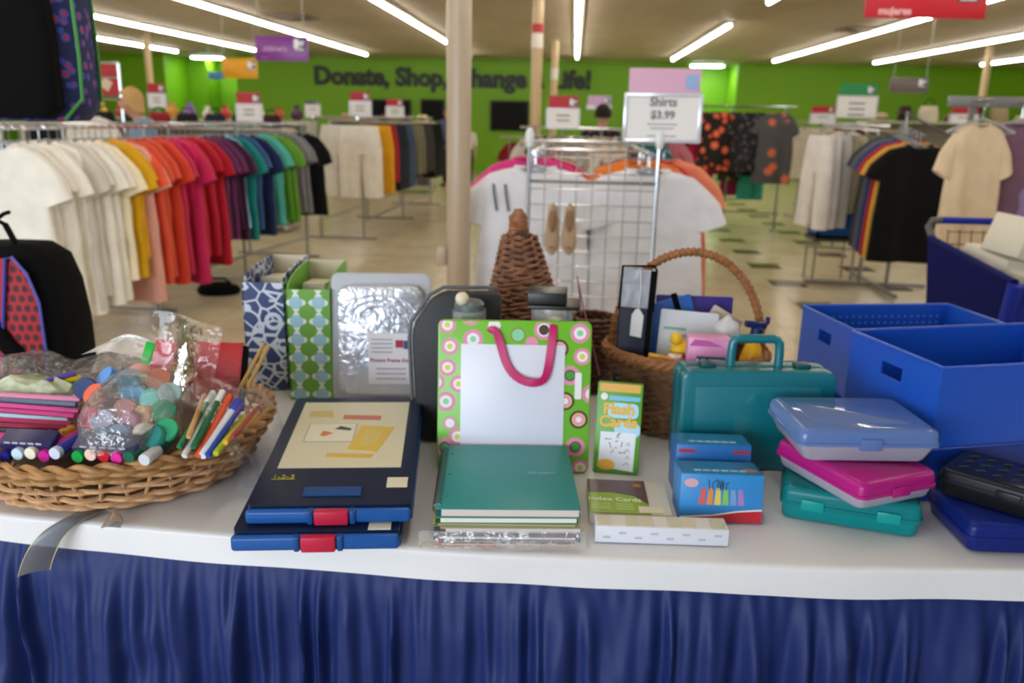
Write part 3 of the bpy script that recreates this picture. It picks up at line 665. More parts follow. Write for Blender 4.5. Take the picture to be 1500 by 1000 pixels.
# low racks on the right between the four way rack and the shelf
rack((4.1, 8.6), (5.6, 11.2), 1.36, 'chrome rack of pale garments behind the black t-shirt', 0, 3, .5)
for i, (nm, hx) in enumerate((('green', '2f7a4a'), ('black', '1a1a1c'), ('grey', '8a8a8e'), ('white', 'd8d6d2'), ('light blue', '8fb0c0'), ('white and grey', 'c2c2c4'), ('dark', '2a2a30'), ('beige', 'b8a88a'), ('teal', '2c6a6a'), ('ivory', 'd6cdb8'))):
    u = i/9.5; make_shirt(i % 2, fabric(hx), (4.15+1.45*u, 8.7+2.45*u, 1.365), radians(-32), '%s shirt on the rack behind the black t-shirt' % nm, 'shirts on the rack behind the black t-shirt')
rack((3.0, 9.6), (3.4, 11.0), 1.40, 'small chrome rack of mixed shirts behind the pale trousers', 0, 2, .5)
for i, (nm, hx) in enumerate((('white', 'd2cec6'), ('grey', '77777c'), ('sand', 'b3a284'), ('brown', '5d4634'))):
    make_shirt(i % 2, fabric(hx), (3.05+.1*i, 9.75+.36*i, 1.405), radians(-15), '%s shirt on the small rack behind the pale trousers' % nm, 'shirts on the small rack')
# racks seen over the middle rack
rack((-.45, 8.6), (1.0, 8.5), 1.31, 'chrome rack of black and white patterned shirts behind the middle rack', 0, 3, .5)
pt = [('cream and black patterned', ZEBRA), ('grey patterned', print_mat('pr2', '8f8c84', 'b9b5aa', '4a4a48', 12)), ('cream patterned', print_mat('pr3', 'c4bda8', '948c78', '6a6458', 8)), ('red and cream', print_mat('pr4', 'c8beac', 'b3a08e', '8a4a48', 7)), ('black and white striped', ZEBRA), ('teal', fabric('1f5f6a')), ('rose', fabric('b86a78'))]
for i, (nm, m) in enumerate(pt):
    make_shirt(i % 2, m, (-.35+.21*i, 8.58-.1*(i % 2), 1.315), radians(-8+RNG.uniform(-18, 18)), '%s shirt on the rack behind the middle one' % nm, 'patterned shirts over the middle rack')
rack((-1.0, 12.5), (-.1, 12.6), 1.12, 'low rack of red and brown garments below the black wall screen', 0, 2, .5)
for i, (nm, hx) in enumerate((('dark red', '7c1a20'), ('brown', '5f3a2a'), ('ochre', 'b07a24'), ('maroon', '5a161c'))):
    make_shirt(0, fabric(hx), (-.85+.24*i, 12.52, 1.125), radians(-20), '%s shirt on the low rack below the wall screen' % nm, 'shirts on the low rack below the screen')
# tall chrome tower with red poster far left
tw = ony(150, 150, 8.2); o = empty('display_tower', (tw.x, 8.2, 0), 0, 'chrome display frame with a red poster on top at far left', 'display frame')
zt = ony(150, 92, 8.2).z; wd = .2
for s in (-1, 1): MB().tube([(s*wd, 0, 0), (s*wd, 0, zt)], .016, 8).build('post', CHROME, o)
for z in (zt, zt-.14, zt-.34, .3): MB().tube([(-wd, 0, z), (wd, 0, z)], .012, 8).build('cross_bar', CHROME, o)
MB().box((0, .01, zt-.16), (2*wd-.03, .01, .3)).build('poster', mat('poster_red', 'a8202a', .5), o); MB().box((.06, 0, zt-.2), (.1, .008, .1), rot=(0, .6, 0)).build('poster_patch', mat('poster_cream', 'cbb89a', .5), o)
for s in (-1, 1): MB().box((s*wd, 0, .01), (.1, .5, .02)).build('foot', STEEL, o)
make_shirt(0, fabric('d4cfc6'), (tw.x+.02, 7.95, 1.40), radians(12), 'white shirt hung below the red poster at far left', None, 'shirt', sc=.85)
make_pants(1, fabric('121214'), (tw.x-.45, 8.0, 1.42), .3, 'black trousers left of the white shirt under the red poster')
# black hat-like heap on the floor
p = onz(320, 425, .03); o = empty('floor_bag', (p.x, p.y, 0), .2, 'flat black bag lying on the floor beneath the rainbow rack', 'bag')
MB().loft([[V((.17*k*cos(a)*(1+.08*sin(3*a)), .1*k*sin(a), z)) for a in [2*PI*j/20 for j in range(20)]] for k, z in ((.9, 0), (1, .03), (.85, .07), (.4, .095))]).build('body', BLACKF, o)
MB().tube([(-.1, 0, .085), (-.04, .02, .12), (.05, .02, .12), (.1, 0, .085)], .01, 6).build('handle', BLACKF, o)
# ------------------------------------------------------------------ people
SKIN = mat('skin', 'b98a6e', .55, var=.05, **{'Subsurface Weight': .05})
def person(loc, rz, ht, hair, top, low, label, bow=0, hairlen=.1):
    """standing figure facing -Y before rotation"""
    k = ht/1.75; root = empty('person', loc, rz, label, 'person')
    nodes = {}; edges = []; bm = bmesh.new(); sk = bm.verts.layers.skin.verify()
    def nd(n, p, r, par=None):
        v = bm.verts.new(V(p)*k); v[sk].radius = (r*k, r*k) if not isinstance(r, tuple) else (r[0]*k, r[1]*k); nodes[n] = v
        if par: bm.edges.new((nodes[par], v))
        return v
    v = nd('pelvis', (0, 0, .94), (.15, .11)); v[sk].use_root = True
    nd('waist', (0, 0, 1.10), (.135, .1), 'pelvis'); nd('chest', (0, .01, 1.32), (.16, .115), 'waist'); nd('neckb', (0, .02, 1.47), .062, 'chest')
    hy = -.02-.07*bow
    nd('neck', (0, hy*.5, 1.53), .055, 'neckb'); nd('jaw', (0, hy-.03, 1.60), .066, 'neck'); nd('face', (0, hy-.02, 1.66), .08, 'jaw'); nd('crown', (0, hy, 1.71), .055, 'face')
    nd('nose', (0, hy-.108, 1.635), .013, 'face')
    for s in (-1, 1):
        a = 'l' if s > 0 else 'r'
        nd('sh'+a, (s*.19, .02, 1.43), .06, 'chest'); nd('el'+a, (s*.235, .03, 1.14), .042, 'sh'+a); nd('wr'+a, (s*.22, -.10, .90), .027, 'el'+a); nd('pa'+a, (s*.215, -.135, .84), (.036, .02), 'wr'+a)
        for j in range(5):
            off = (-.03+.016*j) if j < 4 else 0
            if j < 4:
                L_ = [.07, .08, .076, .058][j]
                nd('f%d%s' % (j, a), (s*.215, -.14+off, .80), .0085, 'pa'+a); nd('g%d%s' % (j, a), (s*.208, -.145+off, .80-L_*.6), .0075, 'f%d%s' % (j, a)); nd('h%d%s' % (j, a), (s*.198, -.145+off, .80-L_), .006, 'g%d%s' % (j, a))
            else:
                nd('t0'+a, (s*.195, -.165, .835), .01, 'pa'+a); nd('t1'+a, (s*.185, -.18, .805), .008, 't0'+a)
        nd('hp'+a, (s*.095, 0, .88), .09, 'pelvis'); nd('kn'+a, (s*.1, -.01, .49), .056, 'hp'+a); nd('an'+a, (s*.1, .02, .09), .038, 'kn'+a); nd('to'+a, (s*.11, -.13, .035), .035, 'an'+a)
        nd('ear'+a, (s*.083, hy+.005, 1.645), .014, 'face')
    me = bpy.data.meshes.new('b'); bm.to_mesh(me); bm.free(); t = bpy.data.objects.new('b', me); COL.objects.link(t)
    m1 = t.modifiers.new('s', 'SKIN'); m1.use_smooth_shade = True; m2 = t.modifiers.new('u', 'SUBSURF'); m2.levels = m2.render_levels = 1
    bpy.context.view_layer.update()
    mesh = bpy.data.meshes.new_from_object(t.evaluated_get(bpy.context.evaluated_depsgraph_get())); bpy.data.objects.remove(t)
    mesh.materials.clear(); mesh.materials.append(SKIN); link('body', mesh, root)
    def K(p): return V(p)*k
    e = MB()
    for s in (-1, 1): e.ball(K((s*.032, hy-.092, 1.665)), .011*k, 8)
    e.build('eyes', mat('eye_dark', '2b211c', .3), root); MB().ball(K((0, hy-.09, 1.6)), .02*k, 8, (1.1, .4, .35)).build('lips', mat('lips', '9c5a50', .5), root)
    hm = fabric(hair); h = MB()
    def hp(u, v_):
        a = 2*PI*u; back = .5-.5*cos(a); t = min(1, v_/.55); ph = t*PI*(.36+.16*min(1, back*2.2))
        r = .100+.005*sin(9*a)+.004*sin(5*a+2); q_ = max(0, (v_-.55)/.45); hang = q_*hairlen*1.25*min(1, max(0, back-.12)*2.2)
        return K((r*(1+.12*q_*min(1, hairlen*8))*sin(ph)*sin(a), hy+.012-r*1.12*sin(ph)*cos(a), 1.668+r*1.12*cos(ph)-hang))
    h.grid(hp, 28, 12); h.build('hair', hm, root)
    q = MB(); el = lambda w_, d, z, y=0: [K((w_*cos(2*PI*j/20), y+d*sin(2*PI*j/20), z)) for j in range(20)]
    q.loft([el(.17, .13, .86), el(.165, .125, 1.0), el(.155, .118, 1.12), el(.18, .13, 1.3), el(.19, .125, 1.4, .01), el(.13, .09, 1.475, .015), el(.075, .07, 1.5, .015)], True, False)
    q.build('shirt', top, root)
    for s in (-1, 1): MB().tube([K((s*.14, .02, 1.44)), K((s*.2, .02, 1.40)), K((s*.23, .027, 1.22)), K((s*.24, .03, 1.12))], [.075*k, .075*k, .062*k, .058*k], 14).build('sleeve', top, root)
    q = MB(); q.loft([el(.168, .125, 1.02), el(.172, .128, .9), el(.165, .12, .84)], True, False)
    for s in (-1, 1): q.tube([K((s*.085, 0, .9)), K((s*.095, -.005, .7)), K((s*.1, -.01, .48)), K((s*.1, .015, .1))], [.1*k, .092*k, .072*k, .062*k], 16)
    q.build('trousers', low, root)
    for s in (-1, 1): MB().ball(K((s*.107, -.06, .045)), .045*k, 12, (1, 2.6, .95)).build('shoe', mat('shoe_dark', '2a2320', .5), root)
    return root
p = ony(205, 150, 7.0); person((p.x, 7.0, 0), radians(-62), 1.56, 'b8925c', fabric('6f8aa4'), fabric('2b2d3a'), 'tan-haired person in a blue top bending over racks at far left', .9, .09)
p = ony(882, 170, 9.6); person((p.x, 9.55, 0), radians(155), 1.54, '241813', fabric('22242a'), fabric('2a2c34'), 'dark-haired person in a black top seen from behind past the middle rack', .2, .04)
p = onz(712, 255, 0); person((p.x, 17, 0), radians(20), 1.28, '6a4a34', fabric('d6d0c8'), fabric('17181c'), 'small far person in a white top and dark trousers below the wall screen', .2, .08)
p = onz(694, 255, 0); person((p.x-.05, 16.8, 0), radians(-20), 1.55, '7a6248', fabric('4a5a78'), fabric('26262c'), 'far person in a blue top half hidden by the thick pale column', .2, .08)
# ------------------------------------------------------------------ table
TX0, TX1, TY0, TY1, TZ = -1.85, 1.5, 1.185, 2.22, .742
o = empty('display_table', (0, 1.7, 0), 0, 'long folding display table under the white cloth and blue skirt', 'table')
MB().box(((TX0+TX1)/2, (TY0+TY1)/2-1.7, .72), (TX1-TX0-.03, TY1-TY0-.13, .03), bev=.005).build('tabletop', mat('table_grey', '9a968e', .6), o)
for x in (TX0+.15, TX1-.15):
    for y in (TY0+.12, TY1-.12): MB().tube([(x, y-1.7, 0), (x, y-1.7, .705)], .016, 10).build('leg', DKSTEEL, o)
def bow(x): return min(.075, .052*(x+.1)**2)
CLOTH = mat('white_tablecloth', 'dcdcde', .42, bump=.3, bscale=9)
def clothf(u, v):
    x = TX0+(TX1-TX0)*u; n = NZ.noise(V((x*3.1, v*6, 0)))
    if v < .1:
        t = v/.1; z = .688+.046*t; y = bow(x)+TY0-.016+.003*n-.004*(1-t)*sin(x*9+2*n); return V((x, y, z+(.004*n)*(1-t)))
    if v < .2:
        t = (v-.1)/.1*PI/2; return V((x, bow(x)+TY0-.016+.012*(1-cos(t))+.003*n*cos(t), .734+.006*sin(t)))
    t = (v-.2)/.8; y = TY0-.004+(TY1-TY0)*t+bow(x)*(1-t)
    return V((x, y, .740+.0012*NZ.noise(V((x*9, y*14, 3)))*min(1, t*20)))
tag(MB().grid(clothf, 240, 60).build('tablecloth', CLOTH, ang=80), 'white plastic tablecloth covering the display table', 'tablecloth')
SKIRT = mat('blue_satin', '15275f', .55, **{'Specular IOR Level': .3})
_fr = random.Random(21); FOLDS = []; _x = TX0
while _x < TX1:
    FOLDS.append((_x, _fr.uniform(.008, .021), _fr.uniform(.012, .042), _fr.uniform(-.05, .05), _fr.uniform(.02, .12), _fr.uniform(.0, .03))); _x += _fr.uniform(.014, .046)
def skirtf(u, v):
    x = TX0+(TX1-TX0)*u; zz = .706-.67*v; d = 0
    for fx, w_, am, dr, v0, curl in FOLDS:
        q = x-fx-dr*v*v-curl*sin(v*6)*.3
        if abs(q) < .07:
            t = (v-.03)/(v0+.08); t = 0 if t < 0 else min(1, t); d += am*t*exp(-(q/(w_*(.8+.5*v)))**2)
    b = NZ.noise(V((x*7+.5, v*1.6, 5)))
    y = bow(x)+TY0-.004-.012*min(1, v*12)-.8*d-.03*max(0, v-.03)-.0016*sin(x*210+3*b)*max(0, 1-v*4)*min(1, v*25)
    y -= min(1, max(0, v-.03)*4)*(.012*NZ.noise(V((x*9+v*6, v*5-x*3, 8)))+.006*NZ.noise(V((x*24-v*8, v*10, 3))))
    return V((x, y, zz))
tag(MB().grid(skirtf, 1100, 44).build('table_skirt', SKIRT, ang=80), 'gathered navy blue satin skirt hanging from the table front', 'table skirt')
# ------------------------------------------------------------------ wicker tray basket
WICK = mat('wicker_tan', 'c0946a', .6, var=.22, vscale=40, bump=.3, bscale=90)
WICK2 = mat('wicker_rim', 'a87c4c', .6, var=.25, vscale=50, bump=.3, bscale=90)
BC = V((-.86, 1.44, 0))
tray = empty('wicker_tray_basket', (BC.x, BC.y, TZ), 0, 'low tan wicker tray basket full of craft supplies at the left of the table', 'basket')
def trad(t): return .222+.062*t**.7, .212+.06*t**.7
NST = 44
def weaver(z0, t, ph, r, amp=.006, n=220):
    a_, b_ = trad(t)
    return [((a_+amp*sin(NST/2*th+ph))*cos(th), (b_+amp*sin(NST/2*th+ph))*sin(th), z0+.0025*sin(3*th+ph)) for th in [2*PI*k/n for k in range(n)]]
HB = .098
m = MB()
for i, z in enumerate((.012, .021, .030)): m.tube(weaver(z, z/HB, i*PI, .005), .0052, 6, True)
for z, ph in ((.050, 0), (.056, PI)): m.tube(weaver(z, z/HB, ph, .004, .005), .0042, 6, True)
m.build('weave', WICK, tray)
m = MB()
for i, z in enumerate((.074, .082, .090, .097)): m.tube(weaver(z, z/HB, i*PI, .005, .007), .0062, 6, True)
for ph in (0, PI): m.tube([(p[0], p[1], .1+.006*cos(NST/2*2*PI*k/220+ph)) for k, p in enumerate(weaver(.1, 1, ph, 0, .007))], .0058, 6, True)
m.build('rim', WICK2, tray)
m = MB()
for k in range(NST):
    th = 2*PI*(k+.5)/NST; lean = .06*(1 if k % 2 else -1)
    pts = []
    for t in (0, .3, .6, .95):
        a_, b_ = trad(t); pts.append((a_*cos(th+lean*(t-.5)), b_*sin(th+lean*(t-.5)), .006+HB*t*.97))
    m.tube(pts, .0035, 6)
m.build('stake', WICK, tray)
m = MB()
for r in [.02+.0115*i for i in range(18)]: m.tube([(r*1.04*cos(a), r*sin(a), .006+.002*sin(8*a+r*300)) for a in [2*PI*k/60 for k in range(60)]], .0062, 5, True)
m.build('base', WICK, tray)
def stick(name, p, q, r, hx, label, cat='pen', group=None, tip=None, cap=None, rough=.35):
    p, q = V(p), V(q); d = q-p; L = d.length
    o = empty(name, p, 0, label, cat, group); o.rotation_mode = 'QUATERNION'; o.rotation_quaternion = d.to_track_quat('Z', 'Y')
    MB().lathe([(r*.9, 0), (r, .003), (r, L*.97), (r*.8, L)], 10).build('barrel', plastic(hx, rough), o)
    if tip: MB().lathe([(r*1.01, L*.8), (r*1.12, L*.82), (r*1.1, L*1.01), (r*.5, L*1.03)], 10).build('cap', plastic(tip, .3), o)
    if cap: MB().lathe([(r*1.08, -.002), (r*1.08, .03), (r*.98, .031)], 10).build('end_plug', plastic(cap, .3), o)
    return o
# crumpled kraft filler under the goods keeps the heap up
def heap(x, y, h): return h*(1-min(1, (x/.235)**2+(y/.225)**2))**.5
tag(MB().grid(lambda u, v: V((.2*(2*u-1)*sqrt(1-(2*v-1)**2*.5), .19*(2*v-1)*sqrt(1-(2*u-1)**2*.5), 0)) + V((0, 0, .016+heap(.2*(2*u-1)*sqrt(1-(2*v-1)**2*.5), .19*(2*v-1)*sqrt(1-(2*u-1)**2*.5), .085)+.012*NZ.noise(V((u*9, v*9, 2))))), 30, 30).build('packing_paper', mat('kraft_dark', '5d4a3a', .8), None, (BC.x, BC.y, TZ), ang=20), 'crumpled brown paper lining under the goods in the tray basket', 'packing paper')
# markers with round ends towards the front
mk = [(8, 668, '2b2f8c', '23257a', 'dark blue'), (27, 664, '3d6f9a', 'c8e2ea', 'pale blue ended'), (46, 663, 'c9a11e', 'f0e6d2', 'yellow with a cream end'), (66, 667, 'c62a92', 'c62a92', 'magenta'), (82, 663, '3a3fa8', 'cfd8ea', 'blue with a white end'),
      (115, 668, '1fa04a', '1fa04a', 'bright green'), (134, 665, 'e08a70', 'f2cdbd', 'peach ended'), (153, 667, 'c01f2c', 'c01f2c', 'red'), (172, 670, 'd62f94', 'd62f94', 'hot pink'), (190, 668, '0d5a44', '0d5a44', 'dark green'), (213, 672, 'b9bcc2', 'c9ccd2', 'silver')]
for px, py, b, e, nm in mk:
    p = ony(px, py, 1.205); q = p+V((.01, .1, .004))*(.35 if nm == 'silver' else 1)
    o = stick('marker', p, q, .0105, b, '%s marker pointing outward at the front of the tray basket' % nm, 'marker', 'markers along the front of the tray basket')
    MB().lathe([(.0101, -.004), (.0106, 0), (.0106, .006), (.0101, .0062)], 14).build('round_end', plastic(e, .3), o)
for px0, px1, y, nm in ((0, 76, 645, 'left'), (108, 200, 651, 'right')):
    a, b = ony(px0, y, 1.215), ony(px1, y, 1.215)
    o = empty('marker_pack_card', ((a.x+b.x)/2, 1.215, a.z), 0, 'dark purple pack header strip over the %s markers in the tray basket' % nm, 'card')
    MB().box((0, .01, 0), (b.x-a.x, .035, .014), rot=(.5, 0, 0), bev=.002).build('card', mat('card_purple', '2a2858', .35), o)
    ln = MB()
    for k in range(5): ln.box(((k-2)*(b.x-a.x)*.15, -.0085, .0006), ((b.x-a.x)*.11, .001, .004), rot=(.5, 0, 0))
    ln.build('printed_line', mat('pale_print', 'b8b6cc', .6), o)
# long pencils in packs at left
pk = [((-30, 577), (118, 585), 'd787a6', 'pale pink', 1.36), ((-30, 585), (112, 593), '6d7f96', 'slate blue', 1.35), ((-30, 592), (116, 603), 'd8529a', 'pink', 1.33), ((-30, 600), (110, 610), 'd2488e', 'deep pink', 1.315), ((-30, 607), (100, 617), 'a9cbe0', 'light blue', 1.30), ((-30, 614), (105, 622), 'b03060', 'raspberry', 1.29), ((-30, 622), (98, 628), '9a2a4a', 'crimson', 1.275), ((-30, 630), (95, 636), '3a4652', 'dark grey', 1.26), ((-30, 637), (92, 641), 'c23b6e', 'rose', 1.245)]
for (x0, y0), (x1, y1), hx, nm, Y in pk:
    stick('coloured_pencil', ony(x0, y0, Y), ony(x1, y1, Y+.015), .0062, hx, '%s pencil lying across the left of the tray basket' % nm, 'pencil', 'pencils at the left of the tray basket', cap='e8e4e0')
for (x0, y0), (x1, y1), hx, nm in (((70, 566), (118, 553), 'b9a81e', 'yellow'), ((86, 574), (126, 560), '6f8f2c', 'green'), ((62, 560), (110, 546), '6a4f9c', 'violet')):
    stick('coloured_pencil', ony(x0, y0, 1.42), ony(x1, y1, 1.45), .006, hx, '%s pencil slanting behind the pink pencils in the tray basket' % nm, 'pencil', 'pencils at the left of the tray basket')
p = ony(48, 566, 1.42); tag(MB().loft([[V((.075*k*sgnp(cos(a), .6), .03*k*sin(a), z+.006*sin(5*a))) for a in [2*PI*j/24 for j in range(24)]] for k, z in ((.6, 0), (1, .012), (1, .03), (.6, .045))]).build('bead_pouch', mat('pouch_pale_green', 'b9c2a4', .25, var=.2, vscale=60), None, (p.x, p.y, p.z-.03)), 'pale green bead pouch lying behind the pink pencils', 'pouch')
# small paint pots in a clear bag
pots = [(157, 553, '2f6fb4', 'blue'), (191, 566, '3f97b8', 'sky blue'), (196, 580, '2f8fc4', 'bright blue'), (222, 585, '3fa59c', 'aqua'), (140, 578, 'e0593c', 'orange'), (134, 612, 'b52850', 'magenta'), (151, 617, '8d8ca6', 'lavender grey'), (184, 600, '8c5a58', 'brown rose'), (191, 621, '8d5f70', 'mauve'), (212, 610, '9a7a5c', 'tan'), (239, 603, '2f9b78', 'sea green'), (243, 630, '2a8c62', 'green'), (213, 636, 'c9bfa8', 'cream'), (176, 638, '5a6b82', 'slate'), (126, 569, '27365e', 'navy'), (232, 556, 'b56a58', 'terracotta'), (205, 548, 'c08a78', 'dusty peach'), (248, 577, '8fb0b8', 'pale blue'), (226, 640, '226a64', 'dark teal'), (150, 643, '3c5a70', 'steel blue')]
for px, py, hx, nm in pots:
    Y = 1.245+(643-py)*.0014; p = ony(px, py, Y)
    o = empty('paint_pot', p, 0,  '%s small round paint pot in the clear bag on the tray basket' % nm, 'paint pot', 'paint pots in the tray basket', rot=(radians(RNG.uniform(35, 75)), RNG.uniform(-.3, .3), RNG.uniform(-.5, .5))); o.scale = (1.13,)*3
    MB().lathe([(.015, -.024), (.0165, -.022), (.0165, -.004), (.014, -.003)], 18).build('pot', plastic(hx, .35), o)
    MB().lathe([(.0178, -.006), (.0182, -.004), (.0182, .005), (.0165, .007), (.0, .0065)], 18, cap=False).build('lid', plastic('%02x%02x%02x' % tuple(min(255, int(int(hx[k:k+2], 16)*1.12+12)) for k in (0, 2, 4)), .3), o)
# pens at right of the basket
pens = [((262, 655), (312, 575), .005, '2e7d4e', 'dark green ribbed', 'e4e8e4'), ((270, 668), (317, 580), .0058, 'd9dcd6', 'white', None), ((283, 655), (326, 574), .0055, '1f6a42', 'green', 'dfe4e0'), ((290, 668), (337, 579), .0058, 'd9572a', 'orange', None), ((296, 668), (349, 588), .0075, 'd6dbe6', 'white and blue', '3b47a8'), ((304, 668), (353, 592), .0062, '2c48a4', 'blue', '5a4aa8'), ((316, 664), (358, 610), .0055, 'a8bd2a', 'lime green', None), ((330, 648), (374, 607), .005, 'd6a526', 'yellow', None), ((276, 640), (300, 578), .0045, 'c79a62', 'bare wood', None), ((340, 640), (378, 596), .0045, '9c3a36', 'dark red', None)]
for a, b, r, hx, nm, tp in pens:
    stick('pen', ony(a[0], a[1], 1.24), ony(b[0], b[1], 1.37), r, hx, '%s pen leaning right in the tray basket' % nm, 'pen', 'pens leaning in the tray basket', tip=tp)
for i, (a, b) in enumerate((((352, 568), (387, 503)), ((362, 568), (394, 506)))):
    stick('pencil', ony(a[0], a[1], 1.44), ony(b[0], b[1], 1.52), .004, 'b08d4c', 'thin gold pencil beside the red pouch, %s one' % ('left' if i == 0 else 'right'), 'pencil', 'gold pencils by the red pouch', rough=.3)
# red pouch
a, b = ony(232, 500, 1.53), ony(372, 506, 1.53); o = empty('red_pouch', ((a.x+b.x)/2-.008, 1.49, a.z-.1), 0, 'red zip pouch leaning at the back of the tray basket', 'pouch', rot=(radians(-22), 0, 0))
MB().prism([(x, y+.05) for x, y in rrect(b.x-a.x-.01, .12, .012)], .018, FRONT, .004).build('body', mat('pouch_red', 'b81f22', .45, bump=.15), o)
MB().tube([(-(b.x-a.x)/2+.01, -.009, .108), ((b.x-a.x)/2-.01, -.009, .108)], .003, 6).build('zip', mat('zip_dark', '5a1014', .5), o)
MB().box(((b.x-a.x)/2-.004, -.009, .04), (.006, .022, .13), bev=.002).build('edge_binding', BLACKF, o)
# clear bags
FILM = film()
def crumple(name, label, fn, nu, nv, m=FILM, amp=.006, fq=26, cat='plastic bag', group=None):
    mb = MB()
    def g(u, v):
        p = fn(u, v); return p+V((NZ.noise(p*fq), NZ.noise(p*fq+V((7, 3, 1))), NZ.noise(p*fq+V((1, 9, 4)))))*amp
    mb.grid(g, nu, nv); return tag(mb.build(name, m, ang=25), label, cat, group)
pc = ony(187, 600, 1.29)
def dome(u, v):
    a = 2*PI*u; ph = v*PI*.5; r = sin(ph)
    return V((pc.x+.082*r*cos(a), 1.30+.1*r*sin(a), pc.z-.05+.115*cos(ph)))
crumple('paint_pot_bag', 'clear crinkled bag round the coloured paint pots', dome, 36, 20, film('pot_film', gloss=.3, haze=.07), .008)
q0, q1, q2, q3 = ony(118, 520, 1.33), ony(215, 528, 1.33), ony(222, 500, 1.38), ony(165, 497, 1.38)
o = crumple('bag_flap', 'shiny folded clear flap at the top of the paint pot bag', lambda u, v: (q0.lerp(q1, u)).lerp(q3.lerp(q2, u), v)+V((0, .02*sin(PI*v), .012*sin(PI*u))), 16, 10, film('flap_film', gloss=1.2, haze=.3, rough=.15), .003)
p = ony(217, 516, 1.345); tag(MB().box((0, 0, 0), (.017, .004, .038), rot=(-.3, .25, 0), bev=.001).build('bag_clip', plastic('1fa836', .35), None, p), 'bright green clip tag on the paint pot bag', 'clip')
f0, f1 = ony(203, 448, 1.53), ony(340, 470, 1.53)
crumple('clear_bag', 'tall empty clear bag standing before the red pouch', lambda u, v: V((f0.x+(f1.x-f0.x)*u-.015*(1-v), 1.455+.02*sin(5*u)+.05*v, (f0.z+(f1.z-f0.z)*u)*v+(.872)*(1-v))), 22, 22, film('tall_film', gloss=.04, haze=.03, bscale=9), .002, 12)
g0 = ony(405, 560, 1.42)
crumple('clear_bag', 'crumpled clear bag spilling over the right rim of the tray basket', lambda u, v: V((-.668+.108*v+.012*sin(9*u), 1.30+.22*u, .93-.055*v-.11*v*v+.015*sin(6*u+3*v))), 26, 20, film('side_film', gloss=.2, haze=.05, bscale=20), .010, 24)
crumple('clear_bag', 'dull clear bag lying before the red and black bag at far left', lambda u, v: V((-1.2+.35*u, 1.50+.14*v, .85+.045*v+.02*sin(PI*v)+.008*sin(11*u))), 28, 14, film('dull_film', tint='8a8782', gloss=.3, haze=.06), .01, 24)
# sheer grey ribbon from under the basket
RIB = film('sheer_ribbon', tint='6e7a88', gloss=.2, haze=.10, rough=.4, bscale=5); RIBE = mat('ribbon_edge_gold', 'a99a70', .4, .4)
def ribbon(pts, w_, label, name='ribbon'):
    P = [V(p) for p in pts]; m = MB(); e = MB(); L_, R_ = [], []
    for i, p in enumerate(P):
        d = P[min(i+1, len(P)-1)]-P[max(0, i-1)]; s = V((d.y, -d.x, 0)) if abs(d.x)+abs(d.y) > 1e-4 else V((1, 0, 0)); s = V((1, .15, 0)) if s.length < 1e-3 else s.normalized()
        s = (s*.5+V((.9, 0, 0))).normalized(); L_.append(p-s*w_/2); R_.append(p+s*w_/2)
    m.grid(lambda u, v: (lambda k: L_[k].lerp(R_[k], u)+V((0, -.004*sin(PI*u), .004*sin(PI*u))))(min(len(P)-1, round(v*(len(P)-1)))), 6, len(P)-1)
    o = m.build(name, RIB); tag(o, label, 'ribbon')
    for side in (L_, R_): MB().tube(side, .0009, 5).build('wired_edge', RIBE, o)
    return o
def bez(ps, n=14):
    out = []
    for i in range(n+1):
        t = i/n; Q = [V(p) for p in ps]
        while len(Q) > 1: Q = [a.lerp(b, t) for a, b in zip(Q, Q[1:])]
        out.append(Q[0])
    return out
r0 = onz(118, 763, TZ+.004)
ribbon(bez([(r0.x+.005, 1.24, .747), (r0.x-.005, 1.19, .75), (r0.x-.03, 1.165, .752), (r0.x-.05, 1.155, .72), (r0.x-.065, 1.148, .668)]), .046, 'sheer grey ribbon tail hanging over the table edge below the tray basket')
r1 = onz(150, 770, TZ+.004)
ribbon(bez([(r1.x-.03, 1.235, .747), (r1.x+.015, 1.215, .752), (r1.x+.02, 1.19, .757), (r1.x+.017, 1.172, .746)]), .030, 'short sheer grey ribbon tail curling on the cloth below the tray basket')
# ------------------------------------------------------------------ red and black bag, hanging backpack
REDD = None
def dots_mat():
    t = NT('red_dotted_fabric'); co = t.coord((1/.021, 1, 1/.024))
    sp = t.n('ShaderNodeSeparateXYZ'); t.l(co, sp.inputs[0])
    row = t.math('FLOOR', sp.outputs[2]); sh = t.math('MULTIPLY', t.math('MODULO', t.math('ADD', row, 400), 2), .5)
    fx = t.math('SUBTRACT', t.math('FRACT', t.math('ADD', t.math('ADD', sp.outputs[0], 400), sh)), .5); fz = t.math('SUBTRACT', t.math('FRACT', t.math('ADD', sp.outputs[2], 400)), .5)
    d = t.math('SQRT', t.math('ADD', t.math('MULTIPLY', fx, fx), t.math('MULTIPLY', fz, fz)))
    t.bsdf(t.ramp(d, [(0, '400a10'), (.36, 'a31020')], True), .7); return t.m
bk = empty('school_bag', (-1.352, 1.93, TZ), radians(4), 'red and black bag with dotted red panel standing behind the tray basket', 'bag')
def sup(w_, d, zs, n=28, e=.45, cx=0): return [[V((cx+w_/2*k*sgnp(cos(a), e), d/2*k2*sgnp(sin(a), e), z)) for a in [2*PI*j/n for j in range(n)]] for k, k2, z in zs]
MB().loft(sup(.29, .2, [(.9, .9, 0), (1, 1, .03), (1, 1, .15), (.93, .95, .25), (.8, .85, .315), (.55, .6, .345), (.3, .3, .35)], cx=-.025)).build('body', BLACKF, bk)
MB().prism([(-.16, .04), (.075, .04), (.082, .12), (.08, .22), (.06, .29), (.03, .325), (-.16, .325)], .012, Mx.Translation((0, -.095, 0)) @ FRONT, .004).build('dotted_panel', dots_mat(), bk)
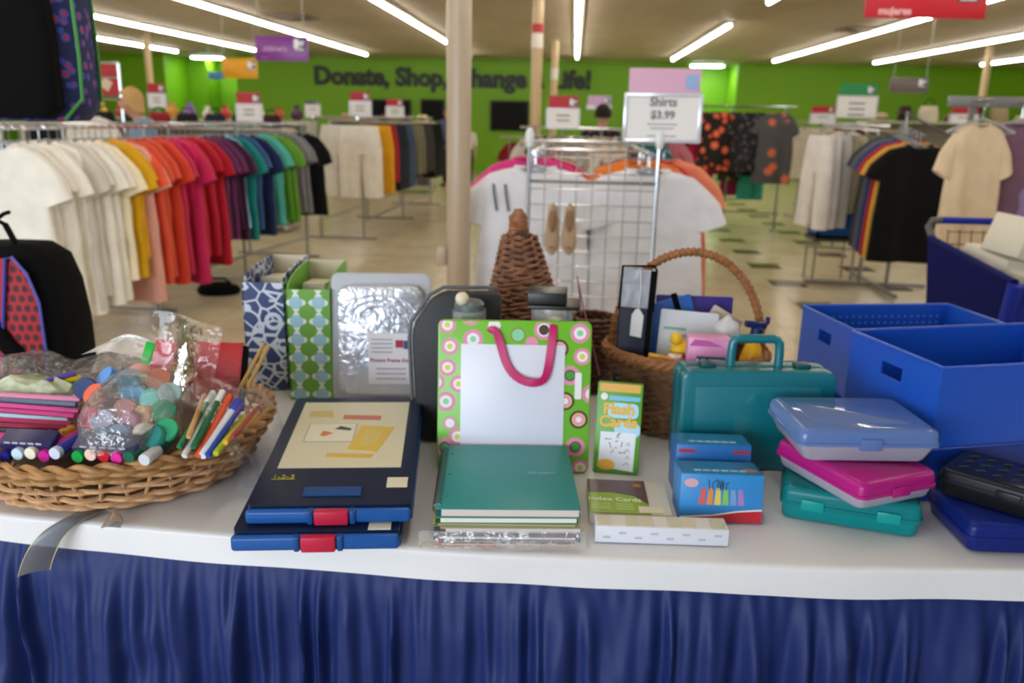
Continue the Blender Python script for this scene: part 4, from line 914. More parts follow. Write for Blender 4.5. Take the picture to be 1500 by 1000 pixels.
MB().prism([(-.165, .035), (-.02, .035), (-.01, .15), (.02, .325), (-.165, .33)], .006, Mx.Translation((0, -.106, 0)) @ FRONT, .002).build('red_panel', mat('bag_red', 'a01222', .7), bk)
PIPE = mat('piping_blue', '3a3a98', .5)
MB().tube([(-.02, -.114, .035), (-.01, -.114, .15), (.02, -.114, .325), (.035, -.112, .33), (.064, -.112, .29), (.085, -.112, .22), (.086, -.112, .1), (.08, -.112, .04)], .004, 6).build('piping', PIPE, bk)
MB().tube([(-.10, -.12, .30), (-.06, -.125, .22), (0, -.125, .12), (.06, -.122, .045)], .02, 8, flat=.2).build('strap', BLACKF, bk)
MB().tube([(-.07, -.03, .33), (-.062, -.03, .39), (-.04, -.03, .405), (-.02, -.03, .395), (.005, -.03, .335)], .014, 8, flat=.4).build('top_handle', BLACKF, bk)
MB().tube([(-.05, -.03, .40), (-.02, -.03, .42), (-.005, -.03, .425)], .005, 6).build('loop', BLACKF, bk)
stnd = empty('display_stand', (-1.90, 2.42, 0), 0, 'chrome bag stand at the left edge behind the table', 'display stand')
MB().tube([(0, 0, 0), (0, 0, 2.15)], .018, 10).build('post', CHROME, stnd)
for a in (0, PI/2, PI, 1.5*PI): MB().tube([(0, 0, .05), (.28*cos(a), .28*sin(a), .02)], .014, 8).build('foot', CHROME, stnd)
MB().tube([(0, 0, 2.06), (.52, -.26, 2.03), (.54, -.27, 2.06)], .01, 8).build('hook_arm', CHROME, stnd)
BLUEP = print_mat('bag_blue_red_print', '1d2350', '34489a', '9c2f4a', 34)
hb = empty('backpack', (-1.42, 2.14, 1.385), radians(14), 'black backpack with blue and red patterned sides and green piping hanging at upper left', 'backpack')
MB().loft(sup(.32, .21, [(.8, .8, -.005), (.97, 1, .03), (1, 1, .12), (1, 1, .3), (.93, .95, .44), (.75, .8, .53), (.4, .4, .57), (.1, .1, .575)], e=.55)).build('body', BLUEP, hb)
MB().loft(sup(.29, .1, [(.8, .7, 0), (1, 1, .03), (1, 1, .2), (.95, .95, .30), (.8, .7, .345)], e=.4), M=Mx.Translation((-.035, -.105, .0))).build('front_pocket', BLACKF, hb)
GP = mat('piping_green', '3c8f3a', .5)
for yy, ww in ((-.095, .152), (.03, .161)): MB().tube([(ww*.7, yy, .0), (ww, yy, .05), (ww+.003, yy, .15), (ww, yy, .3), (ww*.93, yy, .44), (ww*.72, yy, .53)], .0045, 6).build('piping', GP, hb)
MB().tube([(-.16, -.155, .30), (-.10, -.165, .26), (-.05, -.165, .20), (-.025, -.163, .14)], .003, 6).build('zip', mat('zip_grey', '6f6f72', .4, .5), hb)
MB().tube([(-.15, -.13, .32), (-.17, -.16, .1), (-.165, -.165, -.06), (-.15, -.16, -.12), (-.16, -.14, -.1)], .028, 8, flat=.35).build('strap', BLACKF, hb)
MB().tube([(-.04, 0, .565), (-.03, 0, .63), (0, 0, .655), (.03, 0, .63), (.04, 0, .565)], .009, 8).build('top_loop', BLACKF, hb)
# ------------------------------------------------------------------ magazine files
def navy_pattern():
    t = NT('navy_flower_print'); co = t.coord()
    v = t.n('ShaderNodeTexVoronoi', feature='DISTANCE_TO_EDGE'); v.inputs['Scale'].default_value = 26; t.l(co, v.inputs['Vector'])
    v2 = t.n('ShaderNodeTexVoronoi'); v2.inputs['Scale'].default_value = 13; t.l(co, v2.inputs['Vector'])
    ringn = t.math('LESS_THAN', t.math('ABSOLUTE', t.math('SUBTRACT', t.math('FRACT', t.math('MULTIPLY', v2.outputs['Distance'], 3.2)), .5)), .10)
    e = t.math('LESS_THAN', v.outputs['Distance'], .055); k = t.math('MAXIMUM', e, ringn)
    big = t.math('LESS_THAN', v2.outputs['Distance'], .11); k = t.math('MAXIMUM', k, big)
    t.bsdf(t.ramp(k, [(0, '27386a'), (.5, 'c5cbd8')], True), .5); return t.m
MGREEN = mat('file_green', '6ba23a', .5); MBLUE = mat('file_pale_blue', '9cc6d2', .5); MWHITE = mat('file_white', 'e6ebe0', .5); CREAM = mat('file_cream', 'cfc4a8', .6)
def mag_file(loc, rz, w_, mf, label, quat=False):
    o = empty('magazine_file', loc, rz, label, 'magazine file'); D = .25; hf = .272; hb_ = .300
    prof = [(0, 0), (D, 0), (D, hb_), (D-.07, hb_)]+[(D-.07-(D-.09)*sin(t*PI/2)**1.0*1, hb_-(hb_-hf-.004)*(1-cos(t*PI/2))) for t in (.3, .6, .85)]+[(.012, hf), (0, hf)]
    side = Mx(((0, 0, 1, 0), (1, 0, 0, 0), (0, 1, 0, 0), (0, 0, 0, 1)))
    for s in (-1, 1): MB().prism(prof, .004, Mx.Translation((s*(w_/2-.004)-(.004 if s < 0 else 0)+(0 if s > 0 else .004), 0, 0)) @ side).build('side_panel', [mf if not quat else MGREEN], o)
    MB().box((0, D-.002, hb_/2), (w_-.008, .004, hb_)).build('back_panel', CREAM, o); MB().box((0, D/2, .002), (w_-.008, D-.006, .004)).build('bottom', CREAM, o)
    fm = MB(); fm.box((0, .002, hf/2), (w_-.0082, .004, hf))
    if quat:
        ny, nx = 6, 2; sy = hf/ny; sx = w_/nx
        for j in range(ny+1):
            for i in range(-1, nx+1):
                cx, cz = (i+.5-nx/2)*sx*1.0, (j+.3)*sy
                if abs(cx) > w_/2: continue
                def clamp(P): return [(max(-w_/2+.0045, min(w_/2-.0045, x)), max(.001, min(hf-.001, y))) for x, y in P]
                def lob(R): return [(cx+R*(.82+.22*cos(4*a))*cos(a), cz+R*(.82+.22*cos(4*a))*sin(a)) for a in [2*PI*k/32 for k in range(32)]]
                fm.mi = 1; fm.prism(clamp(lob(.0225)), .0006, Mx.Translation((0, .0002, 0)) @ FRONT)
                fm.mi = 2; fm.prism(clamp(arc(cx, cz, .0155, 0, 2*PI*31/32, 31)), .001, Mx.Translation((0, .0002, 0)) @ FRONT)
        fm.build('front_panel', [MGREEN, MWHITE, MBLUE], o)
    else: fm.build('front_panel', mf, o)
    pg = MB(); pg.box((-w_*.05, D*.62, .135), (w_*.5, D*.5, .25), rot=(-.1, 0, 0)); pg.build('loose_papers', mat('papers_cream', 'd9d0b8', .7), o)
    return o
mag_file((-.742, 1.90, TZ), radians(3), .104, navy_pattern(), 'navy blue magazine file with white flower print, left of the green one')
mag_file((-.611, 1.842, TZ), radians(6), .106, None, 'green magazine file with pale blue quatrefoil print', True)
# ------------------------------------------------------------------ clear pack with card label
def foil():
    t = NT('crinkled_foil'); co = t.coord(); nz = t.n('ShaderNodeTexNoise'); nz.inputs['Scale'].default_value = 22; nz.inputs['Detail'].default_value = 3; nz.inputs['Distortion'].default_value = 1.5; t.l(co, nz.inputs['Vector'])
    b = t.bsdf('dde1ea', .28, .6); t.bump(b, nz.outputs['Fac'], .45, .02); return t.m
FOIL = foil(); FROST = mat('frosted_plastic', 'd6dae2', .3, **{'Transmission Weight': .35, 'IOR': 1.2})
o = empty('plastic_pack', (-.440, 1.862, TZ), radians(6), 'shiny clear plastic pack with a white card label, between green file and dark case', 'package', rot=(radians(-5), 0, radians(6)))
MB().prism([(x, y+.155) for x, y in rrect(.236, .31, .02)], .012, FRONT, .004).build('backing_shell', FROST, o)
MB().prism([(x, y+.152) for x, y in rrect(.2, .265, .03)], .035, Mx.Translation((0, -.01, 0)) @ FRONT, .012).build('foil_insert', FOIL, o)
m = MB()
for R, z in ((.085, .17), (.065, .168), (.045, .166)): m.tube([(R*cos(a), -.047, z+R*.55*sin(a)+.045) for a in [PI*k/14 for k in range(15)]], .003, 6)
m.build('pressed_ridge', FOIL, o)
lb_ = MB().box((.022, -.0465, .112), (.098, .002, .122)).build('card_label', mat('label_white', 'e8e6ea', .6), o)
text('label_lettering', 'Picture Frame Kit', .0125, mat('red_ink', 'a83048', .6), lb_, (.022, -.048, .108), bold=.0002)
MB().box((.046, -.048, .148), (.018, .001, .018)).build('red_mark', mat('red_mark', 'b02a40', .6), lb_); MB().box((.062, -.048, .146), (.012, .001, .02)).build('blue_mark', mat('blue_mark', '3a4f80', .6), lb_)
m = MB()
for k in range(4): m.box((.005, -.0478, .158-.01*k), (.05, .001, .0028))
for k in range(3): m.box((.026, -.0478, .088-.012*k), (.07, .001, .0028))
m.build('printed_line', mat('label_grey', 'a8a6b0', .7), lb_)
# ------------------------------------------------------------------ clipboard cases
CASE = plastic('16233f', .28); CASEB = plastic('1b4884', .3); LATCH = plastic('b82440', .35)
def clip_case(loc, rz, label, t0, t1, insert):
    W, D = .268, .45
    o = empty('clipboard_case', loc, rz, label, 'storage clipboard'); k = MB()
    outline = lambda z0, z1: None
    def wedge(zf0, zb0, zf1, zb1, m, name, ins=0):
        q = MB(); rs = []
        for a, b in ((zf0, zb0), (zf1, zb1)):
            rs.append([V((x, y+D/2, a+(b-a)*((y+D/2)/D))) for x, y in rrect(W-ins, D-ins, .012)])
        q.loft([rs[0], rs[1]]); return q.build(name, m, o, ang=30)
    wedge(0, 0, t0*.52, t1*.52, CASEB, 'tray'); wedge(t0*.56, t1*.56, t0, t1, CASE, 'lid', .006)
    wedge(t0*.5, t1*.5, t0*.58, t1*.58, plastic('0d1830', .4), 'seam', .01)
    MB().box((.005, -.009, t0*.48), (.055, .016, t0*.9), bev=.004).build('latch', LATCH, o)
    for s in (-1, 1): MB().box((s*.034+.005, -.006, t0*.48), (.010, .016, t0*.88), bev=.003).build('latch_guard', CASEB, o)
    MB().box((0, -.003, t0*.46), (W*.985, .014, t0*.86), bev=.006, seg=3).build('front_lip', plastic('21549a', .22), o)
    if insert:
        sl = atan2(t1-t0, D)
        ins = empty('i', (0, 0, 0)) if 0 else None
        def onlid(x, y, w_, d, m, name, par, h=.0008, rot=0):
            return MB().box((0, 0, 0), (w_, d, h), rot=(0, 0, rot)).build(name, m, par, (x, y, t0+(t1-t0)*y/D+h/2+.0004), (sl, 0, 0))
        pgm = mat('insert_cream', 'd6d0b4', .3)
        onlid(.0, .275, .215, .29, pgm, 'paper_insert', o)
        pi_ = [c for c in o.children if c.name.startswith('paper_insert')][0]
        def sub(x, y, w_, d, hx, name, rot=0, h=.0005, poly=None):
            b = MB()
            if poly: b.prism(poly, h)
            else: b.box((0, 0, h/2), (w_, d, h))
            return b.build(name, mat('ins_'+hx, hx, .4), pi_, (x, y-.265, .0004+h*.2), (0, 0, rot))
        sub(-.035, .262, .095, .085, 'b9b7a0', 'picture', h=.0003); sub(-.035, .264, .088, .076, 'e2dfca', 'picture_card', h=.0006)
        sub(0, 0, 0, 0, 'd8b53c', 'yellow_triangle', poly=[(.0, .245), (.085, .235), (.095, .32), (.015, .325)], h=.0007) if 0 else None
        b = MB(); b.prism([(.005, -.075), (.06, -.085), (.085, .02), (.02, .03)], .0007); b.build('yellow_set_square', mat('ins_yellow', 'd6b648', .4), pi_, (0, 0, .0004))
        b = MB(); b.prism([(.022, -.055), (.052, -.06), (.066, .005), (.03, .012)], .0009); b.build('square_cutout', mat('ins_pale', 'd2bb68', .4), pi_, (0, 0, .0004))
        b = MB(); b.prism([(-.03, -.105), (.05, -.11), (.055, -.095), (-.03, -.09)], .0007); b.build('yellow_strip', mat('ins_yellow2', 'd8b04a', .4), pi_, (0, 0, .0004))
        b = MB(); b.prism([(-.02, .06), (.055, .055), (.055, .075), (-.02, .08)], .0007); b.build('red_title', mat('ins_red', 'c0705c', .4), pi_, (0, 0, .0004))
        b = MB(); b.prism([(-.09, .07), (-.04, .07), (-.045, .1), (-.09, .1)], .0007); b.build('sun_picture', mat('ins_sun', 'cdb878', .4), pi_, (0, 0, .0004))
        b = MB(); b.prism([(-.055, -.015), (-.045, -.02), (-.03, -.005), (-.05, .005)], .001); b.build('orange_mark', mat('ins_orange', 'd07a40', .4), pi_, (0, 0, .0004))
        b = MB(); b.prism([(-.03, .012), (.0, .006), (.004, .014), (-.02, .026)], .001); b.build('black_mark', mat('ins_black', '3a3a38', .5), pi_, (0, 0, .0004))
        onlid(.105, .075, .035, .034, mat('sticker', 'ddd6bc', .5), 'price_sticker', o)
        onlid(.0, .045, .095, .028, CASEB, 'handle_slot', o, h=.002)
        ys = onlid(-.09, .09, .04, .002, mat('yellow_ink', '9a9428', .5), 'yellow_lettering', o)
        text('yellow_letters', '1-2-3', .018, mat('yellow_ink', '9a9428', .5), ys, (.0, .006, .001), (0, 0, 0))
    else:
        MB().box((.10, .014, t0+.0012), (.036, .024, .0012)).build('price_sticker', mat('sticker', 'ddd6bc', .5), o)
    return o
clip_case((-.385, 1.150, TZ+.0005), radians(8), 'lower blue clipboard case with a red latch, beneath the one showing a picture sheet', .030, .046, False)
clip_case((-.372, 1.182, TZ+.0325), radians(8), 'upper dark blue clipboard case with picture sheet in its lid and a red latch', .028, .040, True).rotation_euler.x = atan2(.016, .45)
# ------------------------------------------------------------------ dark case, cone, canisters behind the board
o = empty('zip_case', (-.228, 1.66, TZ), radians(8), 'black zip case standing between clear pack and dotted board', 'case', rot=(radians(-3), 0, radians(8)))
MB().prism([(-.085, 0), (.09, 0), (.09, .32), (-.03, .32), (-.055, .305), (-.092, .25), (-.095, .22)], .045, FRONT, .01).build('body', mat('case_black', '26282a', .6, bump=.2), o)
MB().tube([(-.094, -.022, .01), (-.102, -.022, .22), (-.098, -.022, .255), (-.06, -.022, .312), (-.03, -.022, .328), (.08, -.022, .328)], .004, 6).build('zip', mat('zip_case_grey', '4e5254', .5), o)
CONEM = mat('cone_wicker', '7d5238', .65, var=.35, vscale=45, bump=.4, bscale=110)
cn = empty('wicker_cone', (-.112, 1.86, TZ), 0, 'brown woven wicker cone with a bent knotted tip, behind the dotted board', 'wicker cone')
m = MB()
def cpos(z): return V((.01*sin(z*9), .02*(z/.47)**2, z))
nl = 60
for i in range(nl):
    z = .006+.40*i/(nl-1); r = .138*(1-z/.47)+.018; c = cpos(z); ph = i*PI; ns = max(10, int(r*190))
    m.tube([c+V(((r+.003*sin(ns*a+ph))*cos(a), (r+.003*sin(ns*a+ph))*sin(a), .0035*sin(ns*a*.5+ph))) for a in [2*PI*k/max(40, ns*4) for k in range(max(40, ns*4))]], .0045, 5, True)
m.build('weave', CONEM, cn)
m = MB(); m.lathe([(.150, .002), (.106, .15), (.070, .27), (.022, .41), (.012, .42)], 24); m.build('lining', mat('cone_dark', '3f281c', .9), cn)
m = MB(); m.tube([cpos(.39)+V((.0, 0, 0)), cpos(.42)+V((-.004, 0, .0)), cpos(.445)+V((.0, -.002, 0)), cpos(.462)+V((.006, -.002, 0)), cpos(.47)+V((.012, -.002, -.004))], [.026, .021, .019, .017, .006], 12)
for i in range(7): m.tube([cpos(.395+.009*i)+V(((.0225-.0006*i)*cos(a), (.0225-.0006*i)*sin(a), .004*sin(a+i))) for a in [2*PI*k/20 for k in range(20)]], .004, 5, True)
m.ball(cpos(.40)+V((-.03, -.012, -.012)), .016, 10, (1, .8, 1.3)); m.build('knotted_tip', mat('cone_tip', '8a5632', .6, var=.3, vscale=60, bump=.3, bscale=120), cn)
GLASSY = film('canister_wall', gloss=.3, haze=.14, bscale=10); GOLD = mat('gold_rim', 'c9a94a', .3, .6)
def canister(loc, r, h, label, lid, inner, box=False):
    o = empty('clear_canister', loc, 0, label, 'canister')
    MB().lathe([(r, 0), (r, h), (r-.002, h), (r-.002, .004)], 24).build('wall', GLASSY, o)
    MB().lathe([(r*.8, .004), (r*.84, h*.5), (r*.8, h*.86)], 18).build('contents', inner, o)
    m = MB(); m.lathe([(r*.85, h*.86), (r*.95, h*.88), (r*.6, h*.9), (0, h*.89)], 20, cap=False); m.build('gold_disc', GOLD, o)
    return o
c = canister((-.195, 1.585, TZ), .034, .30, 'clear canister with gold disc and white contents, left of the wicker cone', None, mat('can_white', 'd4d2cc', .5, var=.1, vscale=30)); MB().lathe([(.03, .300), (.03, .312), (.024, .318), (0, .318)], 20, cap=False).build('lid', mat('lid_smoky', '5b6664', .3), c)
MB().ball((-.012, -.02, .325), .014, 10).build('bead_trim', mat('bead_cream', 'd8cbb4', .4), c)
MB().box((.014, -.031, .215), (.018, .006, .02)).build('blue_label', mat('lab_blue', '34386c', .5), c)
c = canister((-.03, 1.60, TZ), .042, .312, 'clear canister with black square lid and pink contents, right of the wicker cone', None, mat('can_pink', 'a8607a', .5, var=.4, vscale=30))
MB().box((-.01, 0, .330), (.078, .07, .026), bev=.004).build('lid', BLACK, c); MB().box((.004, 0, .314), (.10, .085, .008), bev=.002).build('lid_flange', BLACK, c)
# small dark wicker pot with pink cord
o = empty('wicker_pot', (.066, 2.02, TZ), 0, 'small dark brown wicker pot with pink cord, between dotted board and handled basket', 'wicker pot')
m = MB()
for i in range(16):
    z = .006+.0122*i; r = .045+.018*sin(PI*i/18)
    m.tube([((r+.003*sin(12*a+i*PI))*cos(a), (r+.003*sin(12*a+i*PI))*sin(a), z) for a in [2*PI*k/60 for k in range(60)]], .0068, 5, True)
m.build('weave', mat('pot_dark', '5a3520', .6, var=.35, vscale=50), o)
MB().tube([(-.045, -.05, .30), (-.03, -.062, .24), (-.005, -.075, .15), (.02, -.078, .06)], .002, 6).build('cord', mat('cord_pink', 'b87484', .7), o)
MB().tube([(-.045, -.05, .30), (-.04, -.01, .27), (-.03, 0, .19)], .002, 6).build('cord', mat('cord_pink', 'b87484', .7), o)
# ------------------------------------------------------------------ dotted board
BG = mat('board_green', '6fb52c', .3); BP = mat('dot_pink', 'e08aa6', .35); BW = mat('dot_white', 'ece6ea', .35); BY = mat('dot_yellow', 'd3cf3a', .35); BM = mat('dot_mint', '86cf9a', .35); BK = mat('dot_brown', '4a3024', .35); BPE = mat('dot_peach', 'e3b088', .35); BO = mat('dot_olive', '8c7a3e', .35); BG2 = mat('dot_green', '3f9a34', .35)
BL_, BR_ = V((-.2425, 1.4665, TZ)), V((.0535, 1.4915, TZ)); Wb = (BR_-BL_).length; Hb = .298
bd = empty('dotted_board', BL_, 0, 'green board with pink ring dots, blank white centre and magenta ribbon', 'message board', rot=(radians(-10), 0, atan2(BR_.y-BL_.y, BR_.x-BL_.x)))
m = MB(); m.prism([(x+Wb/2, y+Hb/2) for x, y in rrect(Wb, Hb, .012)], .010, Mx.Translation((0, .010, 0)) @ FRONT, .002)
Wp, Hp = 220.0, 224.0
def dot(px, py, rr):
    cx, cy = (px-638)/Wp*Wb, (692-py)/Hp*Hb
    for i, (r, mi) in enumerate(rr):
        m.mi = mi; P = [(min(Wb-.003, max(.003, cx+r*cos(a))), min(Hb-.003, max(.003, cy+r*sin(a)))) for a in [2*PI*k/28 for k in range(28)]]
        m.prism(P, .0003+.0002*i, Mx.Translation((0, .0002, 0)) @ FRONT)
P1 = [(.0165, 1), (.0105, 2), (.0055, 3)]; P2 = [(.019, 1), (.012, 2), (.006, 4)]; P3 = [(.019, 1), (.0115, 8), (.006, 4)]; P4 = [(.018, 5), (.0135, 6), (.009, 1), (.006, 2)]; P5 = [(.019, 1), (.011, 5), (.0085, 8)]
for px, py, k in ((651, 476, P1), (688, 496, P2), (655, 507, P1), (652, 538, P1), (684, 462, P2), (718, 476, [(.012, 2)]), (752, 489, [(.0145, 7), (.012, 4)]), (789, 481, [(.019, 1), (.013, 2), (.010, 5)]), (841, 485, P2), (845, 519, P1), (812, 508, P4), (828, 547, P5), (822, 585, P4), (860, 574, P2), (842, 612, P4), (838, 653, P5), (846, 684, P1), (650, 588, P2), (656, 620, [(.013, 1), (.009, 2)]), (649, 656, P5), (636, 560, P1), (668, 562, P1), (667, 640, P1), (662, 686, P2), (772, 500, [(.012, 1)])): dot(px, py, k)
m.build('frame_board', [BG, BP, BW, BY, BM, BK, BPE, BO, BG2], bd)
def bpt(px, py, d=0): return ((px-638)/Wp*Wb, -d, (692-py)/Hp*Hb)
x0, _, z1 = bpt(671, 503); x1, _, z0 = bpt(820, 689)
MB().box(((x0+x1)/2, -.0012, (z0+z1)/2), (x1-x0, .0016, z1-z0), bev=.0006).build('white_panel', mat('board_white', 'dcdde8', .35), bd)
a_ = bpt(840, 562); MB().prism([(a_[0]+x, a_[2]+y) for x, y in rrect(.013, .052, .003)], .002, FRONT).build('white_tab', BW, bd)
RIBP = mat('ribbon_magenta', 'b8145e', .45)
rp = [bpt(711, 486, .001), bpt(714, 480, .005), bpt(720, 481, .008), bpt(727, 500, .006), bpt(734, 528, .006), bpt(744, 545, .008), bpt(757, 554, .012), bpt(772, 558, .016), bpt(786, 557, .014), bpt(794, 548, .010), bpt(797, 530, .007), bpt(800, 505, .006), bpt(802, 484, .004), bpt(803, 472, .0015)]
m = MB(); N_ = len(rp)
def rib(u, v):
    i = min(N_-1, round(v*(N_-1))); p = V(rp[i]); d = V(rp[min(N_-1, i+1)])-V(rp[max(0, i-1)]); s = V((d.z, 0, -d.x)).normalized()*.0085; tw = .5*sin(i*1.3)
    return p+(s+V((0, -.004*tw, 0)))*(2*u-1)
m.grid(rib, 4, N_-1); ro = m.build('ribbon', RIBP, bd); sd = ro.modifiers.new('thick', 'SOLIDIFY'); sd.thickness = .0006; ss = ro.modifiers.new('sub', 'SUBSURF'); ss.levels = ss.render_levels = 1
# ------------------------------------------------------------------ notebooks
NBR = radians(5.5); NC = V((-.095, 1.338))
def ybook(name, w_, d, z0, pages, cover, label, off=(0, 0), rot=0, spiral=False, pg='ddd6d0', lettering=False, tb=.0012):
    o = empty(name, (NC.x+off[0], NC.y+off[1], z0), NBR+rot, label, 'notebook'); cm = mat('cover_'+cover, cover, .4)
    MB().box((0, 0, tb/2), (w_, d, tb)).build('back_cover', cm, o)
    if pages: MB().box((.003, 0, tb+pages/2), (w_-.012, d-.004, pages)).build('pages', mat('pages_'+pg, pg, .8), o)
    MB().box((0, 0, tb+pages+tb/2), (w_, d, tb), bev=.0004).build('front_cover', cm, o)
    if spiral:
        s = MB(); n = 36; R = (pages+2*tb)/2+.0022
        s.tube([(-w_/2+.003+R*cos(2*PI*t/8), -d/2+.012+(d-.024)*t/(n*8), tb+pages/2+R*sin(2*PI*t/8)) for t in range(n*8)], .0007, 4); s.build('wire_spiral', mat('wire_dark', '55585c', .4, .7), o)
    if lettering:
        zt = 2*tb+pages+.0003
        text('lettering', 'FIVE SUBJECT', .0085, mat('silver_ink', '9cc0bc', .5), o, (.062, -.052+.06, zt), (0, 0, 0), ext=.0002)
        text('small_lettering', 'notes', .006, mat('silver_ink', '9cc0bc', .5), o, (-.07, d/2-.016, zt), (0, 0, 0), ext=.0002)
        h = MB()
        for y in (-.088, .0, .09): h.lathe([(.003, 0), (.003, .0004)], 10, Mx.Translation((-w_/2+.016, y, zt-.0003)))
        h.build('punched_hole', mat('hole_dark', '1c5a54', .6), o)
    return o
zz = TZ+.0005
ybook('paper_pack', .232, .262, zz, .0025, 'c06438', 'orange paper pack at the very bottom of the notebook stack', (.0, -.018), 0); zz += .0052
ybook('paper_pack', .225, .26, zz, .0015, '2f6a70', 'thin teal paper pack second from the bottom of the notebook stack', (.006, -.016), .01); zz += .0042
ybook('paper_pack', .234, .265, zz, .0045, '6c6478', 'greyish purple paper pack third from the bottom of the notebook stack', (-.002, -.014), -.01); zz += .0072
ybook('notebook', .232, .264, zz, .0065, 'b9ad94', 'white notebook with thin cream covers in the middle of the stack', (.005, -.003), .005, pg='e6e0da'); zz += .0092
ybook('notebook', .236, .264, zz, .003, '9aa070', 'pale khaki notebook below the green-edged one in the stack', (-.004, 0), -.012, pg='b8b08c'); zz += .0056
ybook('notebook', .234, .264, zz, .0085, '4c7a34', 'green-covered white notebook directly under the teal one', (-.003, 0), .006, pg='e6e4de'); zz += .0112
ybook('notebook', .236, .268, zz, .0125, '1a8486', 'teal spiral notebook on top of the notebook stack', (0, .002), 0, True, 'd8c9c2', True)
crumple('clear_sleeve', 'clear plastic sleeve round the lowest papers of the notebook stack', lambda u, v: V((NC.x-.008, NC.y-.018, 0))+Mx.Rotation(NBR, 3, 'Z') @ V(((.134 if u > .5 else -.134)*1+0*u if 0 else -.134+.268*u, -.139-.004*sin(PI*v), 0))+V((0, 0, TZ+.001+.03*v)), 40, 5, film('sleeve_film', gloss=.3, haze=.12), .002, 60)
# ------------------------------------------------------------------ flash cards, index cards, white strip box
fc = empty('flash_card_box', (.106, 1.496, TZ), 0, 'green flash card box with yellow lettering and a white picture panel', 'card box', rot=(radians(-12), 0, radians(-6)))
fw, fh = .088, .178
MB().box((0, .016, fh/2), (fw, .03, fh), bev=.0015).build('carton', mat('flash_green', '58a02a', .4), fc)
YEL = mat('flash_yellow', 'e0ac1e', .4)
MB().box((0, .0005, fh-.009), (fw*.9, .001, .016)).build('orange_band', mat('flash_orange', 'd8a02a', .4), fc)
m = MB(); m.prism([(x-.004, y+.125) for x, y in rrect(.06, .03, .01)], .0008, Mx.Translation((.012, .0005, .0)) @ FRONT); m.prism([(x+.006, y+.088) for x, y in rrect(.05, .028, .01)], .0008, Mx.Translation((.012, .0005, 0)) @ FRONT); m.build('sky_patch', mat('flash_sky', 'a5d4e6', .4), fc)
for tx_, z in (('Flash', .127), ('Cards', .102)): text('lettering', tx_, .03, YEL, fc, (0, -.0008, z), bold=.0012, sx=1.02)
m = MB(); m.prism([(-.035, .012), (.034, .006), (.036, .082), (-.033, .082)], .001, FRONT); m.build('picture_panel', mat('flash_white', 'e4e6ea', .5), fc)
pn = MB(); rr_ = random.Random(3)
for k in range(9):
    x, z = -.022+.035*rr_.random(), .04+.034*rr_.random(); pn.tube([(x, -.0013, z), (x+.012*(rr_.random()-.5), -.0013, z+.012*(rr_.random()-.3)), (x+.022*(rr_.random()-.5), -.0013, z+.02*(rr_.random()-.5))], .0007, 4)
for k in range(4): pn.tube([(.014+.004*(k % 2), -.0013, .018+.013*k), (.022, -.0013, .024+.013*k), (.025, -.0013, .018+.013*k)], .0006, 4)
pn.build('line_drawing', mat('ink_black', '26262a', .6), fc)
m = MB(); m.lathe([(.0175, 0), (.0175, .0012)], 24, Mx.Translation((-.019, -.0006, .017)) @ FRONT @ Mx.Diagonal((1, .62, 1, 1))); m.build('yellow_badge', YEL, fc)
m = MB(); m.lathe([(.007, 0), (.007, .001)], 16, Mx.Translation((-.03, 0, .151)) @ FRONT); m.build('white_badge', WHITE, fc); MB().box((.01, .0, .149), (.06, .0012, .009)).build('blue_strip', mat('flash_blue', '6fb4d0', .4), fc)
ic = empty('index_card_pack', (.121, 1.352, TZ), radians(1), 'flat pack of index cards with a green and purple wrapper', 'index cards')
MB().box((0, 0, .0105), (.142, .132, .021), bev=.001).build('cards', mat('cards_cream', 'd9d3c2', .7), ic)
MB().box((-.018, 0, .0214), (.105, .132, .0012)).build('wrapper', mat('wrap_green', '86a832', .35), ic)
m = MB(); m.prism([(-.0705, .012), (-.03, .014), (.01, .002), (.0345, -.03), (.0345, .066), (-.0705, .066)], .0006, Mx.Translation((0, 0, .0219))); m.build('purple_band', mat('wrap_purple', '5c3f48', .35), ic)
text('lettering', 'Index Cards', .019, mat('wrap_ink', 'dfe6c4', .5), ic, (-.024, -.014, .0222), (0, 0, 0), ext=.0002, bold=.0003)
m = MB()
for k in range(3): m.box((-.05, -.032-.009*k, .0222), (.034, .004, .0004)); m.box((-.008, -.032-.009*k, .0222), (.03, .004, .0004))
m.build('printed_line', mat('wrap_line', 'b4ca72', .5), ic); MB().box((.036, -.05, .0224), (.042, .024, .0005)).build('price_sticker', mat('sticker', 'ddd6bc', .5), ic); MB().box((.02, .045, .0226), (.014, .012, .0006)).build('amber_patch', mat('wrap_amber', 'b07828', .5), ic)
sb = empty('strip_box', (.168, 1.247, TZ), radians(2.5), 'long narrow white box lying before the index cards', 'box')
MB().box((0, 0, .0145), (.218, .042, .029), bev=.001).build('carton', mat('strip_white', 'd6d7de', .4), sb)
m = MB()
for k, hx in enumerate(range(9)): m.mi = k % 3; m.box((-.093+.0232*k, .0, .0294), (.0215, .036, .0008))
m.build('printed_blocks', [mat('blk_a', 'cdc7ae', .5), mat('blk_b', 'd6d4cc', .5), mat('blk_c', 'c4c2a6', .5)], sb)
m = MB()
for k in range(8): m.box((-.09+.026*k, -.0214, .010+.008*(k % 2)), (.012, .0006, .004))
m.build('faint_print', mat('faint_ink', 'b4b6c6', .6), sb)
